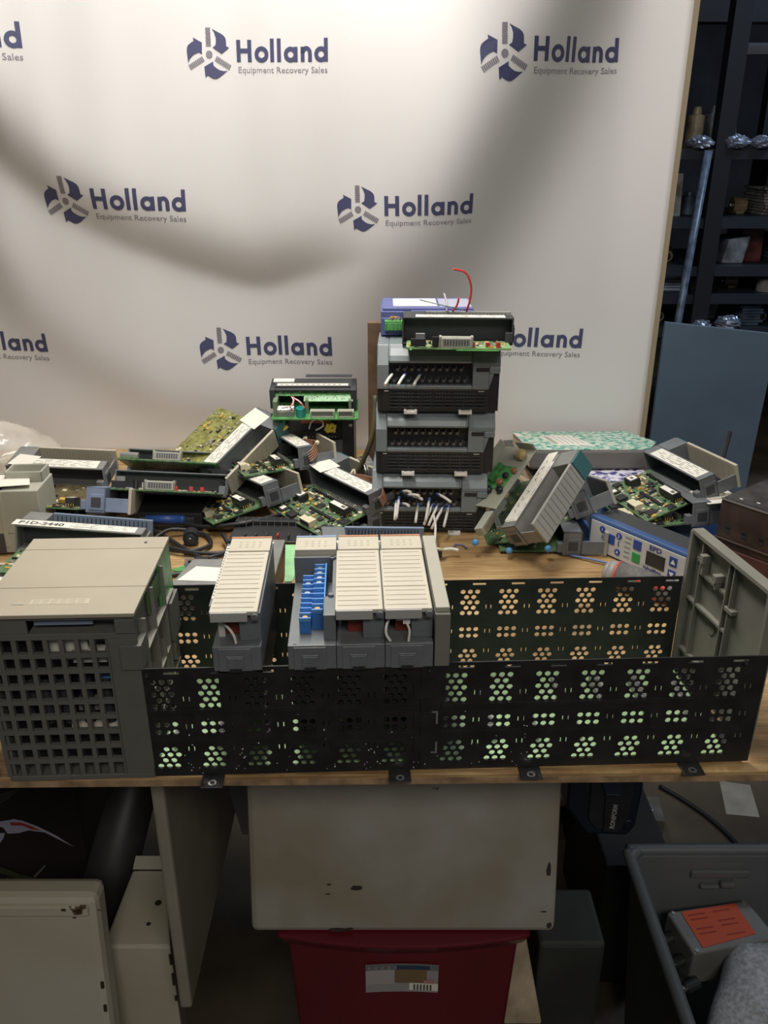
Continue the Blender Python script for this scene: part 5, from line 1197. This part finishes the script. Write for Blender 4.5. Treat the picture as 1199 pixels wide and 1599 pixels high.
# ------------------------------------------------------------------ warehouse shelves behind, at the right
SH = mat('rack_steel', (.013, .016, .022), .5)
def cyl_up(name): pass
c = PT(1046, 503, 2.0)
b = MB(); b.prism([(c.x - .01, c.z), (PT(1215, 522, 2.0).x, PT(1215, 522, 2.0).z), (PT(1195, 780, 2.0).x - .07, .0), (c.x - .01, 0)], 'y', 2.0, 2.012, mat('grey_board', (.135, .20, .28), .6, var=.12, scale=5))
tag(b.build('metal_sheet', bevel=.001), 'large blue-grey sheet standing upright behind the bench at the right', 'sheet')
shf = thing('storage_shelf', 'dark steel storage shelving crowded with parts behind the banner at the right', 'shelving', (1.15, 3.2, 0))
def shz(py, Y=3.2): return PT(1150, py, Y).z
LV_ = [shz(505), shz(452), shz(408), shz(332), shz(222)]
px1 = PT(1122, 200, 3.2).x
for (x, y, w_) in ((px1, 3.2, .06), (px1 - .95, 3.2, .06), (px1 + 1.35, 3.2, .06), (px1 - .12, 3.85, .05), (px1 + .42, 3.85, .05)):
    MB().box(x - 1.15, x - 1.15 + w_, y - 3.2, y - 3.2 + .06, 0, 2.9, SH).build('upright', shf)
for z in LV_:
    MB().box(-1.0, 1.9, .03, .62, z - .038, z - .02, mat('shelf_beam', (.022, .03, .042), .5)).build('shelf_board', shf)
    MB().box(-1.0, 1.9, .012, .03, z - .055, z - .02, MATS['shelf_beam']).build('shelf_lip', shf)
b = MB(); b.M = Matrix.Translation((.60, -.02, LV_[4] + .20)) @ Matrix.Rotation(R_(24), 4, 'Y'); b.box(-.014, .014, 0, .02, -.20, .20, mat('brace_blue', (.10, .14, .20), .5)); b.build('diagonal_brace', shf)
b = MB(); b.M = Matrix.Translation((.40, -.02, LV_[1] + .02)) @ Matrix.Rotation(R_(-9), 4, 'Y'); b.cyl((0, 0, -.25), (0, 0, .28), .006, SH, 8); b.build('hanging_rod', shf)
cols = {'grey': (.10, .11, .13), 'dark blue': (.03, .05, .11), 'rust red': (.13, .035, .03), 'brown': (.09, .06, .04), 'pale': (.26, .26, .26), 'steel blue': (.07, .11, .16), 'black': (.02, .02, .022), 'tan': (.20, .15, .09), 'dull green': (.05, .09, .06), 'bluish white': (.30, .36, .45), 'dusty pink': (.28, .14, .13)}
lvln = ('lowest visible shelf', 'second shelf up', 'third shelf up', 'fourth shelf up', 'highest shelf')
rr = random.Random(33); used = set()
x_left = PT(1040, 400, 3.2).x
for li, z in enumerate(LV_):
    x = x_left + rr.uniform(0, .05); hmax = (LV_[li + 1] - z - .04) if li < 4 else .22
    while x < 1.80:
        kd = rr.choice(('carton', 'pipe', 'plate_stack', 'canister', 'motor'))
        cn = rr.choice(list(cols)); key = (li, cn, kd); tries = 0
        while key in used and tries < 40: cn = rr.choice(list(cols)); kd = rr.choice(('carton', 'pipe', 'plate_stack', 'canister', 'motor')); key = (li, cn, kd); tries += 1
        used.add(key)
        m = mat('goods_' + cn.replace(' ', '_'), cols[cn], .4, var=.5, scale=22); zz0 = z - .02
        w_ = rr.uniform(.04, .13); h_ = min(hmax, rr.uniform(.04, .15)); yy = 3.24 + rr.uniform(0, .2); b = MB()
        if kd == 'carton':
            sk = rr.uniform(-.01, .02); b.prism([(x, zz0), (x + w_, zz0), (x + w_ + sk, zz0 + h_), (x + sk, zz0 + h_ * rr.uniform(.85, 1))], 'y', yy, yy + .16, m)
        elif kd == 'pipe':
            w_ = max(w_, .08); b.cyl((x + .02, yy, zz0 + .02), (x + w_, yy + .2, zz0 + .02), .02, m, 14); b.cyl((x + .019, yy - .001, zz0 + .02), (x + .021, yy + .001, zz0 + .02), .014, BLACKP, 14)
        elif kd == 'plate_stack':
            k = 0
            while k * .011 < h_ - .01 and k < 9: dx = rr.uniform(-.008, .008); b.box(x + .01 + dx, x + w_ + dx, yy, yy + .2, zz0 + k * .011, zz0 + k * .011 + .0095, m); k += 1
        elif kd == 'canister':
            r_ = min(w_ / 2, .035); w_ = 2 * r_; b.cyl((x + r_, yy, zz0), (x + r_, yy, zz0 + h_ * .8), r_, m, 18); b.cyl((x + r_, yy, zz0 + h_ * .8), (x + r_, yy, zz0 + h_), r_ * .6, m, 18, r_ * .45)
        else:
            r_ = min(.035, h_ / 2); w_ = max(w_, .07); b.cyl((x + .01, yy + .03, zz0 + r_), (x + w_ - .01, yy + .03, zz0 + r_), r_, m, 18); b.cyl((x, yy + .03, zz0 + r_), (x + .01, yy + .03, zz0 + r_), r_ * .3, METAL, 10); b.box(x + .02, x + w_ - .02, yy, yy + .06, zz0, zz0 + .012, m)
        nm = {'carton': 'carton', 'pipe': 'pipe', 'plate_stack': 'plate_stack', 'canister': 'canister', 'motor': 'motor'}[kd]
        tag(b.build(nm, bevel=.002), 'dim %s %s on the %s behind the bench' % (cn, nm.replace('_', ' '), lvln[li]), nm.replace('_', ' '), 'stored goods on the %s' % lvln[li])
        x += w_ + rr.uniform(.004, .04)
def silver_wrap(px_, li, s_, label):
    c = PT(px_, 300, 3.2); bag('foil_bundle', label, (c.x, 3.215, LV_[li] - .02 + s_ * .40), (s_, .04, s_ * .5), mat('foil_wrap', (.34, .38, .47), .3, .6), int(px_), 'bundle', n=22, k=12, amp=.75, flat=LV_[li] - .02)
for (px_, li, s_, l_) in ((1085, 4, .045, 'shiny wrapped bundle left of the black upright on the highest shelf'), (1140, 4, .05, 'shiny wrapped bundle right of the black upright on the highest shelf'), (1178, 4, .045, 'shiny bundle at the right edge of the photo, highest shelf'), (1172, 0, .05, 'crumpled shiny bundle above the blue-grey sheet, right side'), (1125, 0, .04, 'small shiny bundle above the left part of the blue-grey sheet')):
    silver_wrap(px_, li, s_, l_)
c = PT(1070, 400, 3.1)
b = MB(); b.cyl((c.x - .02, 3.12, 0), (c.x + .055, 3.17, PT(1085, 235, 3.15).z), .014, mat('film_tube', (.13, .17, .24), .3, var=.4, scale=40), 14)
tag(b.build('wrapped_pole', smooth=True), 'blue-grey film-wrapped pole leaning on the shelving beside the banner edge', 'pole')
c0 = PT(1160, 66, 4.6); c1 = PT(1230, 84, 4.6)
struct(MB().box(c0.x, c1.x + .6, 4.62, 4.66, c1.z, c0.z, mat('bright_patch_paint', (.55, .60, .68), .8)).build('bright_patch'))  # pale box for a bright patch, brightness put into its colour
struct(MB().box(PT(1060, 60, 4.3).x, c1.x + .8, 4.3, 4.4, c0.z + .05, c0.z + .14, SH).build('trim_2'))
